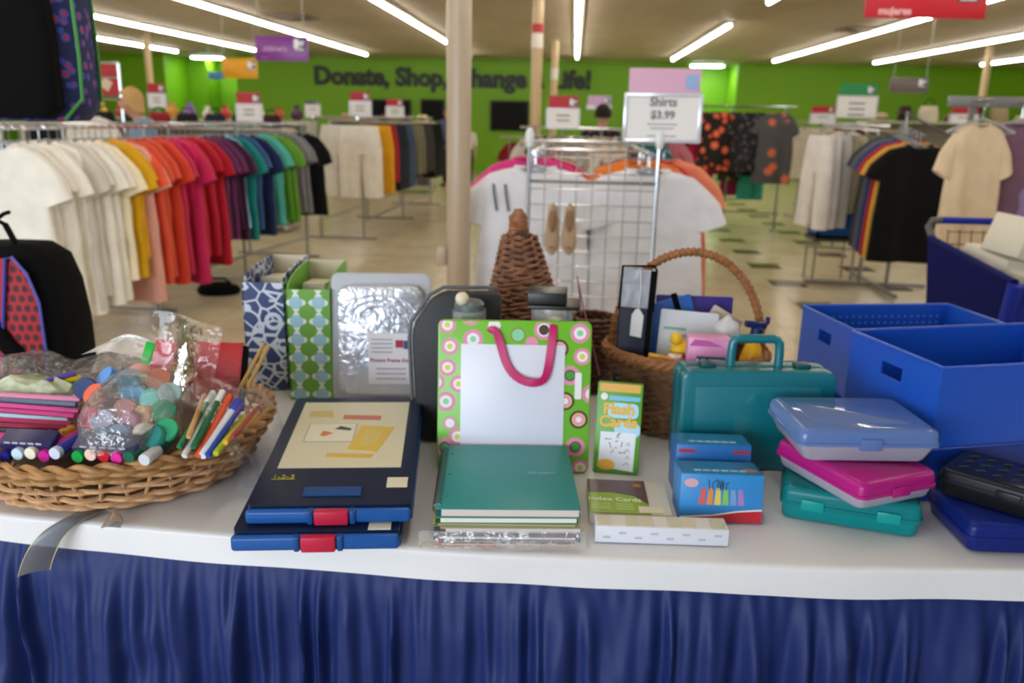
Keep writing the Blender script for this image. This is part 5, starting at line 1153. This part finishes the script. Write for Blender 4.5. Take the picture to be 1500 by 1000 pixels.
# ------------------------------------------------------------------ blue crayon boxes
BB = mat('box_blue', '2f86c8', .35); BBD = mat('box_blue_dark', '1c5f96', .35)
def craybox(loc, rz, w_, d, h, label, front, lean):
    o = empty('crayon_box', loc, 0, label, 'crayon box', rot=(radians(lean), 0, rz))
    MB().box((0, d/2, h/2), (w_, d, h), bev=.0012).build('carton', BB if front else mat('box_blue2', '2066ac', .35), o)
    MB().box((0, d/2, h+.0006), (w_*.99, d*.98, .0012)).build('top_flap', mat('box_top', '2878a8', .35), o)
    m = MB()
    for k in range(6): m.box((-w_*.28+w_*.11*k, d*.25, h+.0014), (w_*.085, d*.12, .0005))
    m.build('printed_line', mat('box_print', '9cc4dc', .5), o)
    if front:
        m = MB(); m.prism([(-w_/2+.001, .001), (w_/2-.001, .001), (w_/2-.001, .024), (w_*.2, .02), (-w_*.1, .012), (-w_/2+.001, .007)], .0006, FRONT); m.build('red_band', mat('box_red', 'c0202c', .35), o)
        m = MB(); m.prism([(-w_/2+.001, .007), (-w_*.1, .012), (w_*.2, .02), (w_/2-.001, .024), (w_/2-.001, .0265), (w_*.2, .0225), (-w_*.1, .0145), (-w_/2+.001, .0095)], .0007, FRONT); m.build('white_swoosh', WHITE, o)
        cols = ['d0605a', 'd98a4c', 'd8c65a', '7cbf5c', '6f9ac8', 'a07ab8']
        for k, hx in enumerate(cols):
            x = -.032+.0125*k; y1 = .062 if k < 3 else .06
            m = MB(); m.prism([(x-.005+(k-2.5)*.0012, .032), (x+.0065+(k-2.5)*.0012, .032), (x+.0045, y1), (x-.003, y1)], .0008, FRONT); m.build('picture_crayon', mat('pic_'+hx, hx, .4), o)
        s = MB(); r2 = random.Random(5)
        for k in range(8): x = -.022+.03*r2.random(); s.tube([(x, -.0012, .058), (x+.004*(r2.random()-.5), -.0012, .07), (x+.012*(r2.random()-.5), -.0012, .072+.006*r2.random())], .0006, 4)
        s.build('scribble', mat('ink_black', '26262a', .6), o)
        m = MB(); m.lathe([(.011, 0), (.011, .0008)], 20, Mx.Translation((-w_/2+.018, 0, h-.016)) @ FRONT @ Mx.Diagonal((1.1, .7, 1, 1))); m.build('pink_badge', mat('badge_pink', 'd6a6b0', .4), o)
        MB().box((w_/2-.018, d*.3, h+.0014), (.022, d*.2, .0005)).build('amber_print', mat('box_amber', 'b07a58', .5), o)
    else:
        for s_ in (-1, 1): MB().box((s_*(w_/2-.018), -.0006, h-.012), (.03, .001, .006)).build('red_print', mat('box_red2', 'b03040', .4), o)
    return o
craybox((.279, 1.312, TZ), radians(1.5), .142, .082, .086, 'front blue crayon box with red base and rainbow picture', True, -8)
craybox((.280, 1.416, TZ), radians(2), .136, .075, .098, 'blue crayon box standing just behind the front one', False, -6)
# ------------------------------------------------------------------ handled basket
WK = mat('basket_brown', '7a5638', .65, var=.35, vscale=45, bump=.4, bscale=110); WKR = mat('basket_rim', '8f5a30', .6, var=.25, vscale=60, bump=.35, bscale=120)
hbk = empty('handled_basket', (.268, 1.80, TZ), 0, 'tall brown wicker basket with an arched handle, full of school goods', 'basket')
HBZ = .172
def hr(t): return .130+.040*t, .112+.03*t
m = MB(); nl = 21
for i in range(nl):
    t = i/(nl-1); a_, b_ = hr(t); ph = i*PI
    m.tube([((a_+.004*sin(22*th+ph))*cos(th), (b_+.004*sin(22*th+ph))*sin(th), .006+(HBZ-.014)*t+.001*sin(5*th+i)) for th in [2*PI*k/150 for k in range(150)]], .0052, 5, True)
m.build('weave', WK, hbk)
m = MB()
for k in range(44):
    th = 2*PI*k/44; m.tube([(hr(t)[0]*cos(th), hr(t)[1]*sin(th), .004+HBZ*t) for t in (0, .5, 1)], .0028, 5)
m.build('stake', WK, hbk)
m = MB(); m.loft([[V((.13*cos(2*PI*k/40), .112*sin(2*PI*k/40), z)) for k in range(40)] for z in (.001, .009)]); m.build('base', WK, hbk)
m = MB()
for ph in (0, 2*PI/3, 4*PI/3):
    m.tube([((.174+.007*cos(16*th+ph))*cos(th), (.146+.007*cos(16*th+ph))*sin(th), HBZ+.002+.007*sin(16*th+ph)) for th in [2*PI*k/200 for k in range(200)]], .0082, 6, True)
m.build('rim', WKR, hbk)
m = MB(); core = [(-.155*1.08*cos(a)*(1 if abs(cos(a)) < .95 else 1), -.01, .10 if 0 else HBZ-.03+.255*sin(a)**.85) for a in [PI*k/40 for k in range(41)]]
m.tube(core, .0085, 8)
Pc = [V(p) for p in core]; wr = []
for i in range(400):
    f = i/399*40; k = min(39, int(f)); p = Pc[k].lerp(Pc[k+1], f-k); d = (Pc[k+1]-Pc[k]).normalized(); n1 = V((0, 1, 0)); n2 = d.cross(n1); a = 2*PI*i/9
    wr.append(p+n1*(.0088*cos(a))+n2*(.0088*sin(a)))
m.tube(wr, .0026, 5); m.build('handle', WKR, hbk)
NAVYP = mat('pouch_navy', '10182f', .5)
a = ony(935, 392, 1.765); o = empty('pencil_pouch', (.142, 1.755, TZ+.045), 0, 'navy pouch with clear top and white tag, standing in the handled basket', 'pouch', rot=(radians(-4), radians(2), radians(-4)))
hp_ = 1.106-TZ-.045
MB().prism([(x, y+hp_*.36) for x, y in rrect(.074, hp_*.72, .006)], .014, FRONT, .003).build('body', NAVYP, o)
m = MB(); m.tube([(-.037, -.007, hp_*.7), (-.037, -.007, hp_), (.03, -.007, hp_+.004), (.036, -.007, hp_-.004), (.036, -.007, hp_*.7)], .003, 6); m.box((.03, -.007, hp_*.5), (.012, .016, hp_*.96)); m.build('edge_binding', BLACKF, o)
MB().box((-.002, -.007, hp_*.85), (.066, .002, hp_*.27)).build('clear_window', film('window_film', tint='8a9094', gloss=.3, haze=.22, bscale=5, rough=.35), o)
tg = MB().prism([(-.012, 0), (.013, -.003), (.014, .045), (.004, .06), (-.004, .06), (-.012, .046)], .001, Mx.Translation((.003, -.016, hp_*.53)) @ FRONT).build('price_tag', WHITE, o)
MB().tube([(.004, -.017, hp_*.71), (.006, -.017, hp_*.85), (.002, -.014, hp_*.98)], .0009, 5).build('tag_string', WHITE, tg)
def slab(name, px0, py0, px1, py1, Y, hx, label, cat, th=.006, rot=0, lean=-6, zb=None, extra=None):
    a, b = ony(px0, py0, Y), ony(px1, py1, Y); z0 = b.z if zb is None else zb
    o = empty(name, ((a.x+b.x)/2, Y, z0), 0, label, cat, rot=(radians(lean), rot, 0))
    MB().prism([(x, y+(a.z-z0)/2) for x, y in rrect(abs(b.x-a.x), a.z-z0, .004)], th, FRONT, .001).build('cover' if cat != 'magazine' else 'page', mat('slab_'+hx, hx, .4), o); return o
slab('folder', 962, 432, 1069, 500, 1.885, '3b2c80', 'purple folder at the back of the handled basket', 'folder', zb=.80, lean=-3)
o = slab('elastic_folder', 965, 436, 1052, 500, 1.865, '2a63b4', 'blue folder with black elastic band, tilted in the handled basket', 'folder', zb=.80, rot=-.32, lean=-3); MB().box((.036, -.007, .13), (.014, .003, .20)).build('elastic_band', BLACKF, o)
o = slab('notepad', 985, 442, 1030, 500, 1.84, 'c8baa8', 'small beige notepad before the blue folder in the handled basket', 'notepad', zb=.82, rot=.5)
o = slab('colouring_magazine', 962, 456, 1042, 530, 1.80, 'd9dde0', 'white colouring magazine with pastel print in the handled basket', 'magazine', th=.004, zb=.80, rot=.06)
m = MB(); m.box((-.03, -.0045, .16), (.05, .001, .006)); m.box((-.015, -.0045, .145), (.03, .001, .004)); m.build('printed_line', mat('mag_teal', '8fb8ae', .5), o)
m = MB(); m.tube([(-.045, -.0048, .05), (-.02, -.0048, .11), (.01, -.0048, .14)], .004, 5, flat=.2); m.build('pink_picture', mat('mag_pink', 'd8a0a8', .5), o); MB().lathe([(.022, 0), (.022, .001)], 20, Mx.Translation((.008, -.004, .08)) @ FRONT).build('peach_picture', mat('mag_peach', 'd99070', .5), o)
o = empty('pink_carton', (.300, 1.70, TZ+.13), radians(-3), 'pink carton with a blue lettered panel at the front of the handled basket', 'carton')
MB().box((0, .0, .058), (.088, .04, .092), bev=.004).build('carton', mat('carton_pink', 'd58cb4', .35, var=.15, vscale=25), o)
MB().box((.006, -.0205, .048), (.06, .001, .032)).build('blue_panel', mat('carton_blue', '3a567c', .4), o); text('lettering', 'MUTTS', .019, WHITE, o, (.006, -.0215, .05), bold=.0008)
MB().prism([(-.04, .088), (.03, .088), (.0, .1), (-.03, .102)], .0008, Mx.Translation((0, -.0205, -.002)) @ FRONT).build('magenta_print', mat('carton_magenta', 'c2559a', .4), o)
o = empty('glue_bottle', (.388, 1.735, TZ+.06), 0, 'yellow bottle with a navy trigger cap at the right in the handled basket', 'bottle', rot=(0, .12, .3))
MB().lathe([(.02, 0), (.024, .01), (.024, .12), (.018, .145), (.011, .155), (.011, .165)], 18).build('body', plastic('d8a41c', .35), o)
m = MB(); m.lathe([(.013, .16), (.013, .185), (.008, .19)], 12); m.box((-.006, 0, .193), (.05, .016, .014), bev=.004); m.tube([(.012, 0, .19), (.022, 0, .20), (.02, 0, .212)], .005, 6); m.build('trigger_cap', plastic('1c2a5a', .35), o)
crumple('clear_bag', 'white crinkled clear bag beside the yellow bottle in the handled basket', lambda u, v: V((.352+.03*sin(PI*v)*cos(2*PI*u), 1.775+.025*sin(PI*v)*sin(2*PI*u), .93+.075*v)), 18, 12, film('white_film', gloss=.6, haze=.5), .008, 40)
for px0, py0, px1, py1, hx, nm in ((945, 527, 1004, 536, 'c23a4c', 'red'), (952, 520, 1000, 530, 'd8a838', 'yellow'), (970, 532, 1010, 528, 'c05a94', 'pink'), (1010, 536, 1068, 533, 'a894c8', 'lilac')):
    stick('crayon', ony(px0, py0, 1.69), ony(px1, py1, 1.70), .0052, hx, '%s crayon lying just inside the front rim of the handled basket' % nm, 'crayon', 'crayons in the handled basket', cap=hx)
p = ony(990, 510, 1.70); o = empty('glitter_jar', (p.x, 1.705, TZ+.125), 0, 'small peach glitter jar left of the pink carton', 'jar'); MB().lathe([(.016, 0), (.018, .004), (.018, .04), (.014, .048)], 16).build('jar', plastic('c9795a', .25, .3), o); MB().lathe([(.016, .047), (.016, .062), (.013, .064)], 16).build('lid', plastic('e2c4b0', .3), o)
p = ony(1000, 486, 1.74); o = empty('toy_duck', (p.x, 1.745, TZ+.16), .4, 'small yellow rubber toy behind the pink carton', 'toy'); MB().ball((0, 0, .03), .022, 14, (1.2, .9, .9)).build('body', plastic('dcb52a', .4), o); MB().ball((-.016, -.004, .056), .014, 12).build('head', plastic('dcb52a', .4), o)
tag(MB().loft([[V((r*hr(.6)[0]*cos(2*PI*k/30), r*hr(.6)[1]*sin(2*PI*k/30), z+.008*sin(5*2*PI*k/30))) for k in range(30)] for r, z in ((.75, .012), (.93, .09), (.8, .12), (.2, .128))]).build('tissue_filler', mat('tissue_tan', '6b5238', .9), None, (.268, 1.80, TZ)), 'brown paper filler low inside the handled basket', 'filler')
# ------------------------------------------------------------------ teal carry case
TEAL = mat('teal_plastic', '0a6b76', .32, bump=.05, **{'Coat Weight': .2}); TEALD = mat('teal_dark', '08484c', .4)
tc = empty('carry_case', (.381, 1.545, TZ), radians(5.4), 'upright teal plastic carry case with handle, before the handled basket', 'carry case', rot=(radians(-2), 0, radians(5.4)))
for y, nm in ((0, 'front_shell'), (.043, 'rear_shell')): MB().prism([(x, y_+.102) for x, y_ in rrect(.306, .204, .018)], .042, Mx.Translation((0, y+.042, 0)) @ FRONT, .007).build(nm, TEAL, tc)
MB().prism([(x, y_+.102) for x, y_ in rrect(.3, .199, .016)], .006, Mx.Translation((0, .046, 0)) @ FRONT).build('seam', TEALD, tc)
MB().tube([(-.048, .043, .2), (-.048, .043, .232)]+[(-.034-.014*cos(a), .043, .246+.014*sin(a)) for a in (PI*.15, PI*.35, PI*.5)]+[(.034+.014*cos(a), .043, .246+.014*sin(a)) for a in (PI*.5, PI*.35, PI*.15)]+[(.048, .043, .232), (.048, .043, .2)], .009, 10).build('handle', TEAL, tc)
for s in (-1, 1): MB().box((s*.095, .043, .207), (.03, .03, .01), bev=.003).build('latch', TEALD, tc)
MB().prism([(x, y_+.1) for x, y_ in rrect(.25, .15, .012)], .0012, Mx.Translation((0, -.0005, 0)) @ FRONT, .0005).build('raised_panel', TEAL, tc)
# ------------------------------------------------------------------ pencil boxes
def pencil_box(loc, rz, w_, d, h, mb_, ml, label, split=.55, tap=.94, latch=None, ribs=0, nlatch=1, knobs=False):
    o = empty('pencil_box', loc, rz, label, 'pencil box'); hs_ = h*split
    def shell(z0, z1, k0, k1, m, nm, top):
        rs = [[V((x, y, z0)) for x, y in rrect(w_*k0, d*k0, .014, 5)], [V((x, y, z0+(z1-z0)*.5)) for x, y in rrect(w_*(k0+k1)/2, d*(k0+k1)/2, .014, 5)]]
        if top: rs = [[V((x, y, z)) for x, y in rrect(w_*k, d*k, .014, 5)] for k, z in ((k0, z0), (k0*.995, z0+(z1-z0)*.55), (k0*.975, z0+(z1-z0)*.85), (k1, z1))]
        else: rs = [[V((x, y, z)) for x, y in rrect(w_*k, d*k, .014, 5)] for k, z in ((k0-.03, z0), (k0, z0+(z1-z0)*.12), (k1, z1))]
        return MB().loft(rs).build(nm, m, o, ang=50)
    shell(0, hs_, tap, .985, mb_, 'base', False); shell(hs_+.0006, h, 1.0, .9, ml, 'lid', True)
    MB().loft([[V((x, y, z)) for x, y in rrect(w_*k, d*k, .015, 5)] for k, z in ((1.0, hs_-.004), (1.02, hs_-.003), (1.02, hs_+.002), (1.0, hs_+.003))]).build('rim', ml, o)
    for i in range(nlatch):
        x = 0 if nlatch == 1 else (-w_*.27 if i == 0 else w_*.27)
        MB().box((x, -d/2*1.01-.001, hs_+.001), (.038, .005, h*.34), bev=.0018).build('latch', latch or ml, o)
    if ribs:
        m = MB(); r3 = random.Random(9)
        for i in range(7):
            for j in range(3):
                x, y = -w_*.36+w_*.12*i, -d*.25+d*.25*j
                m.tube([(x-.007, y-.004, h+.0002), (x, y+.004*(r3.random()-.2), h+.0012), (x+.006, y+.006, h+.0002)], .0012, 5)
        m.build('embossed_mark', mat('emboss_grey', '3a3c3e', .35), o)
    if knobs: MB().prism(rrect(w_*.72, d*.62, .01), .0012, Mx.Translation((0, 0, h-.0004)), .0005).build('raised_panel', ml, o)
    return o
TEALP = plastic('0d7f80', .25); TEALL = plastic('0c7478', .25)
pencil_box((.516, 1.388, TZ), radians(-15), .226, .142, .058, TEALP, TEALL, 'teal pencil box at the bottom of the stack of three', .5, .97, nlatch=2, latch=plastic('159490', .25))
MAG = plastic('a81f78', .25); CLR = mat('milky_plastic', 'b8b2c4', .35, **{'Transmission Weight': .25, 'IOR': 1.2})
pencil_box((.517, 1.388, TZ+.0605), radians(26), .168, .215, .05, CLR, MAG, 'magenta-lidded pencil box in the middle of the stack of three, turned sideways', .48, .93)
CLB = mat('clear_blue_lid', '6f8fd0', .12, **{'Transmission Weight': .35, 'IOR': 1.25, 'Coat Weight': .5})
pencil_box((.515, 1.425, TZ+.113), radians(5), .242, .178, .06, mat('milky_white', 'b9b7c6', .3, **{'Transmission Weight': .3, 'IOR': 1.2}), CLB, 'pencil box with clear blue lid on top of the stack of three', .56, .88, knobs=True)
NVY = plastic('14246e', .28); BLKP = plastic('16181a', .3)
pencil_box((.774, 1.334, TZ), radians(2), .222, .155, .052, NVY, NVY, 'dark blue pencil box under the black one at the right end', .5, .95, latch=plastic('3a55a8', .2))
bb_ = V((.648, 1.37)); dx, dy = V((.766, -.643)), V((.643, .766)); cc = bb_+dx*.118+dy*.062
pencil_box((cc.x, cc.y, TZ+.0545), atan2(-.643, .766), .22, .128, .048, BLKP, plastic('1a1d24', .25), 'black pencil box lying askew on the dark blue one', .58, .97, ribs=1)
# ------------------------------------------------------------------ blue bins
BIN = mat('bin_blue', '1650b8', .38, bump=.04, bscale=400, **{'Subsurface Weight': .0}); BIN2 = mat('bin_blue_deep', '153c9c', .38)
def bin_(corner, rz, w_, d, z0, h, m, label, slot=True, holes=False):
    """open tub; corner = outer front left rim corner"""
    o = empty('storage_bin', (corner[0], corner[1], z0), rz, label, 'bin'); t = .004; k = .012
    def wall(a0, a1, nrm, nm, hole=None):
        # vertical sheet with optional hand slot, thin box outline
        a0, a1 = V(a0), V(a1); L = (a1-a0).length; ex = (a1-a0).normalized(); nz_ = V(nrm)
        Mw = Mx((( ex.x, 0, nz_.x, a0.x), (ex.y, 0, nz_.y, a0.y), (0, 1, 0, 0), (0, 0, 0, 1)))
        q = MB()
        if hole:
            hw, h0, h1 = hole
            for c, s in (((L/2-hw/2-(L/2-hw/2)/2-0, h/2), None),): pass
            q.prism([(0, 0), (L/2-hw/2, 0), (L/2-hw/2, h), (0, h)], t, Mw); q.prism([(L/2+hw/2, 0), (L, 0), (L, h), (L/2+hw/2, h)], t, Mw)
            q.prism([(L/2-hw/2, 0), (L/2+hw/2, 0), (L/2+hw/2, h0), (L/2-hw/2, h0)], t, Mw); q.prism([(L/2-hw/2, h1), (L/2+hw/2, h1), (L/2+hw/2, h), (L/2-hw/2, h)], t, Mw)
        else: q.prism([(0, 0), (L, 0), (L, h), (0, h)], t, Mw)
        return q.build(nm, m, o)
    sl = (.062, h*.60, h*.78) if slot else None
    wall((0, 0, 0), (w_, 0, 0), (0, 1, 0), 'side_wall'); bwl = wall((0, d, 0), (w_, d, 0), (0, -1, 0), 'side_wall')
    wall((0, t, 0), (0, d-t, 0), (1, 0, 0), 'end_wall', sl); wall((w_, t, 0), (w_, d-t, 0), (-1, 0, 0), 'end_wall', sl)
    MB().box((w_/2, d/2, .002), (w_-2*t, d-2*t, .004)).build('floor_panel', m, o)
    r = MB(); pth = [V((x+w_/2, y+d/2, h)) for x, y in rrect(w_+.002, d+.002, .006, 3)]; r.tube(pth, .0035, 6, True); r.build('rim', m, o)
    if holes:
        hm_ = MB()
        for j in range(3):
            for i in range(20): hm_.lathe([(.0032, 0), (.0032, .0006)], 10, Mx.Translation((.03+(w_-.06)*i/19, d-t-.0002, h-.03-.017*j)) @ FRONT)
        hm_.build('row_of_holes', mat('hole_light', '5f86d8', .4), bwl)
    return o
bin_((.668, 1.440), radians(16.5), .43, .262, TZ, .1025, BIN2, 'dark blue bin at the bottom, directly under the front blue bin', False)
bin_((.667, 1.438), radians(16.5), .43, .264, TZ+.107, .152, BIN, 'blue open bin stacked in front, one corner towards the table front')
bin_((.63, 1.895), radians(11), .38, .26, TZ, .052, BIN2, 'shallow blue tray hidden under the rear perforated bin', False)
A_ = onz(1177, 446, .965); ux, uy = cos(radians(11)), sin(radians(11)); D1 = .25
bin_((A_.x+uy*D1, A_.y-ux*D1), radians(11), .40, D1, TZ+.056, .165, BIN, 'rear blue bin with rows of small holes along its back wall', True, True)
# ------------------------------------------------------------------ shopping cart
CBL_SHADE = plastic('0b1458', .6, 0, **{'Specular IOR Level': .2}); CBL2 = plastic('1d2f9c', .3)  # darker blue has the shade on the cart's side put into its colour
ct = empty('shopping_cart', (1.95, 3.5, 0), 0, 'dark blue plastic shopping cart loaded with white cartons at the right edge', 'shopping cart')
OX, OY = 1.95, 3.5
h0 = ony(1362, 322, 3.95); h1 = ony(1520, 322, 3.95)
hx0 = h0.x-OX; HW = .62
tl0 = ony(1359, 350, 3.78); tl1 = ony(1482, 416, 3.15)
def sidepanel(dx):
    A, B = V((tl0.x-OX+dx, 3.78-OY, tl0.z)), V((tl1.x-OX+dx, 3.15-OY, tl1.z)); sg = 1 if dx > 0 else -1
    C_, D_ = V((B.x-.05*sg, B.y+.06, .45)), V((A.x-.05*sg, A.y-.02, .45)); m = MB(); o_ = V((.022, 0, 0)); m.loft([[A, B, C_, D_], [A+o_, B+o_, C_+o_, D_+o_]]); m.tube([A+o_*.5+V((0, 0, .004)), B+o_*.5+V((0, 0, .004))], .016, 8); return m, A, B, C_, D_
m, A, B, C_, D_ = sidepanel(0); m.build('side_panel', CBL_SHADE, ct); m, A2, B2, C2, D2 = sidepanel(HW); m.build('side_panel', CBL_SHADE, ct)
MB().loft([[B, B2, C2, C_], [p+V((0, .02, 0)) for p in (B, B2, C2, C_)]]).build('front_panel', CBL2, ct)
MB().loft([[C_, C2, D2, D_], [p+V((0, 0, .02)) for p in (C_, C2, D2, D_)]]).build('basket_floor', CBL_SHADE, ct)
for p in (B, B2): MB().tube([p+V((.01, -.012, .0)), V((p.x*.97, p.y+.05, .45))], .028, 10).build('corner_post', CBL2, ct)
zh = h0.z
MB().tube([(hx0+.05, 3.95-OY, zh), (hx0+HW+.03, 3.95-OY, zh)], .016, 10).build('handle_bar', CBL2, ct)
for s, x in ((1, hx0), (-1, hx0+HW+.08)): MB().tube([(x+.05*s, 3.95-OY, zh), (x+.012*s, 3.95-OY, zh-.004), (x, 3.95-OY, zh-.03), (x+.015*s, 3.9-OY, zh-.1), (x+.03*s, 3.82-OY, zh-.2), (x+.04*s, 3.8-OY, .3)], .017, 8).build('handle_bracket', mat('bracket_grey', '55554f', .5), ct)
GW_ = mat('gate_wire', '6b5a4c', .4, .6); m = MB()
for i in range(12): m.tube([(hx0+.05+HW*i/12, 3.86-OY, zh-.03), (hx0+.06+HW*i/12, 3.80-OY, .5)], .003, 5)
for k in range(8): m.tube([(hx0+.05, 3.855-OY-.006*k, zh-.04-.055*k), (hx0+HW, 3.855-OY-.006*k, zh-.04-.055*k)], .003, 5)
m.build('rear_gate', GW_, ct)
for x in (hx0+.1, hx0+HW-.05):
    MB().tube([(x, 3.8-OY, .30), (x, 3.22-OY, .16)], .016, 8).build('chassis_bar', STEEL, ct)
    MB().tube([(x, 3.8-OY, .3), (x, 3.78-OY, .15)], .014, 8).build('chassis_bar', STEEL, ct); MB().tube([(x, 3.3-OY, .17), (x, 3.25-OY, .46)], .014, 8).build('chassis_bar', STEEL, ct)
    for y in (3.76, 3.24): MB().lathe([(.02, -.014), (.062, -.014), (.066, -.008), (.066, .008), (.062, .014), (.02, .014)], 18, Mx.Translation((x, y-OY, .066)) @ Mx.Rotation(PI/2, 4, 'Y')).build('wheel', mat('wheel_grey', '3a3a3c', .6), ct)
CARTW = mat('carton_white', 'd9d3c2', .5)
def carton(px, py, Y, d, rot, label):
    p = ony(px, py, Y); o = empty('white_carton', p, 0, label, 'carton', 'white cartons in the shopping cart', rot=rot)
    MB().box((0, 0, -d[2]/2), d, bev=.004).build('carton', CARTW, o); MB().box((0, 0, .0006), (.03, d[1]*.98, .0012)).build('tape', mat('tape_tan', 'c9bf9e', .4), o); return o
carton(1476, 370, 3.52, (.20, .28, .06), (.12, .05, .2), 'flat white carton at the left in the shopping cart')
carton(1512, 396, 3.38, (.20, .28, .06), (.10, -.02, .35), 'flat white carton nearest the front of the shopping cart')
carton(1506, 322, 3.45, (.13, .2, .16), (.05, .3, .3), 'upright white carton standing at the right in the shopping cart')
carton(1480, 425, 3.45, (.34, .42, .25), (0, 0, .1), 'big pale carton low in the shopping cart') if 0 else None
ld = empty('storage_tub', (tl1.x+.33, 3.45, .475), 0, 'blue tub low in the shopping cart under the white cartons', 'tub'); MB().box((0, 0, .13), (.42, .48, .26), bev=.01, taper=.92).build('tub', plastic('20407c', .4), ld); MB().box((0, 0, .27), (.44, .5, .02), bev=.004).build('lid', plastic('2a4f94', .4), ld)
# ------------------------------------------------------------------ output settings
S.view_settings.view_transform = 'Standard'; S.view_settings.look = 'None'; S.view_settings.gamma = 1; S.view_settings.use_curve_mapping = False
S.view_settings.exposure = 0.0
S.cycles.use_denoising = True; S.cycles.max_bounces = 8; S.cycles.transparent_max_bounces = 16; S.cycles.sample_clamp_indirect = 6; S.cycles.caustics_reflective = False; S.cycles.caustics_refractive = False
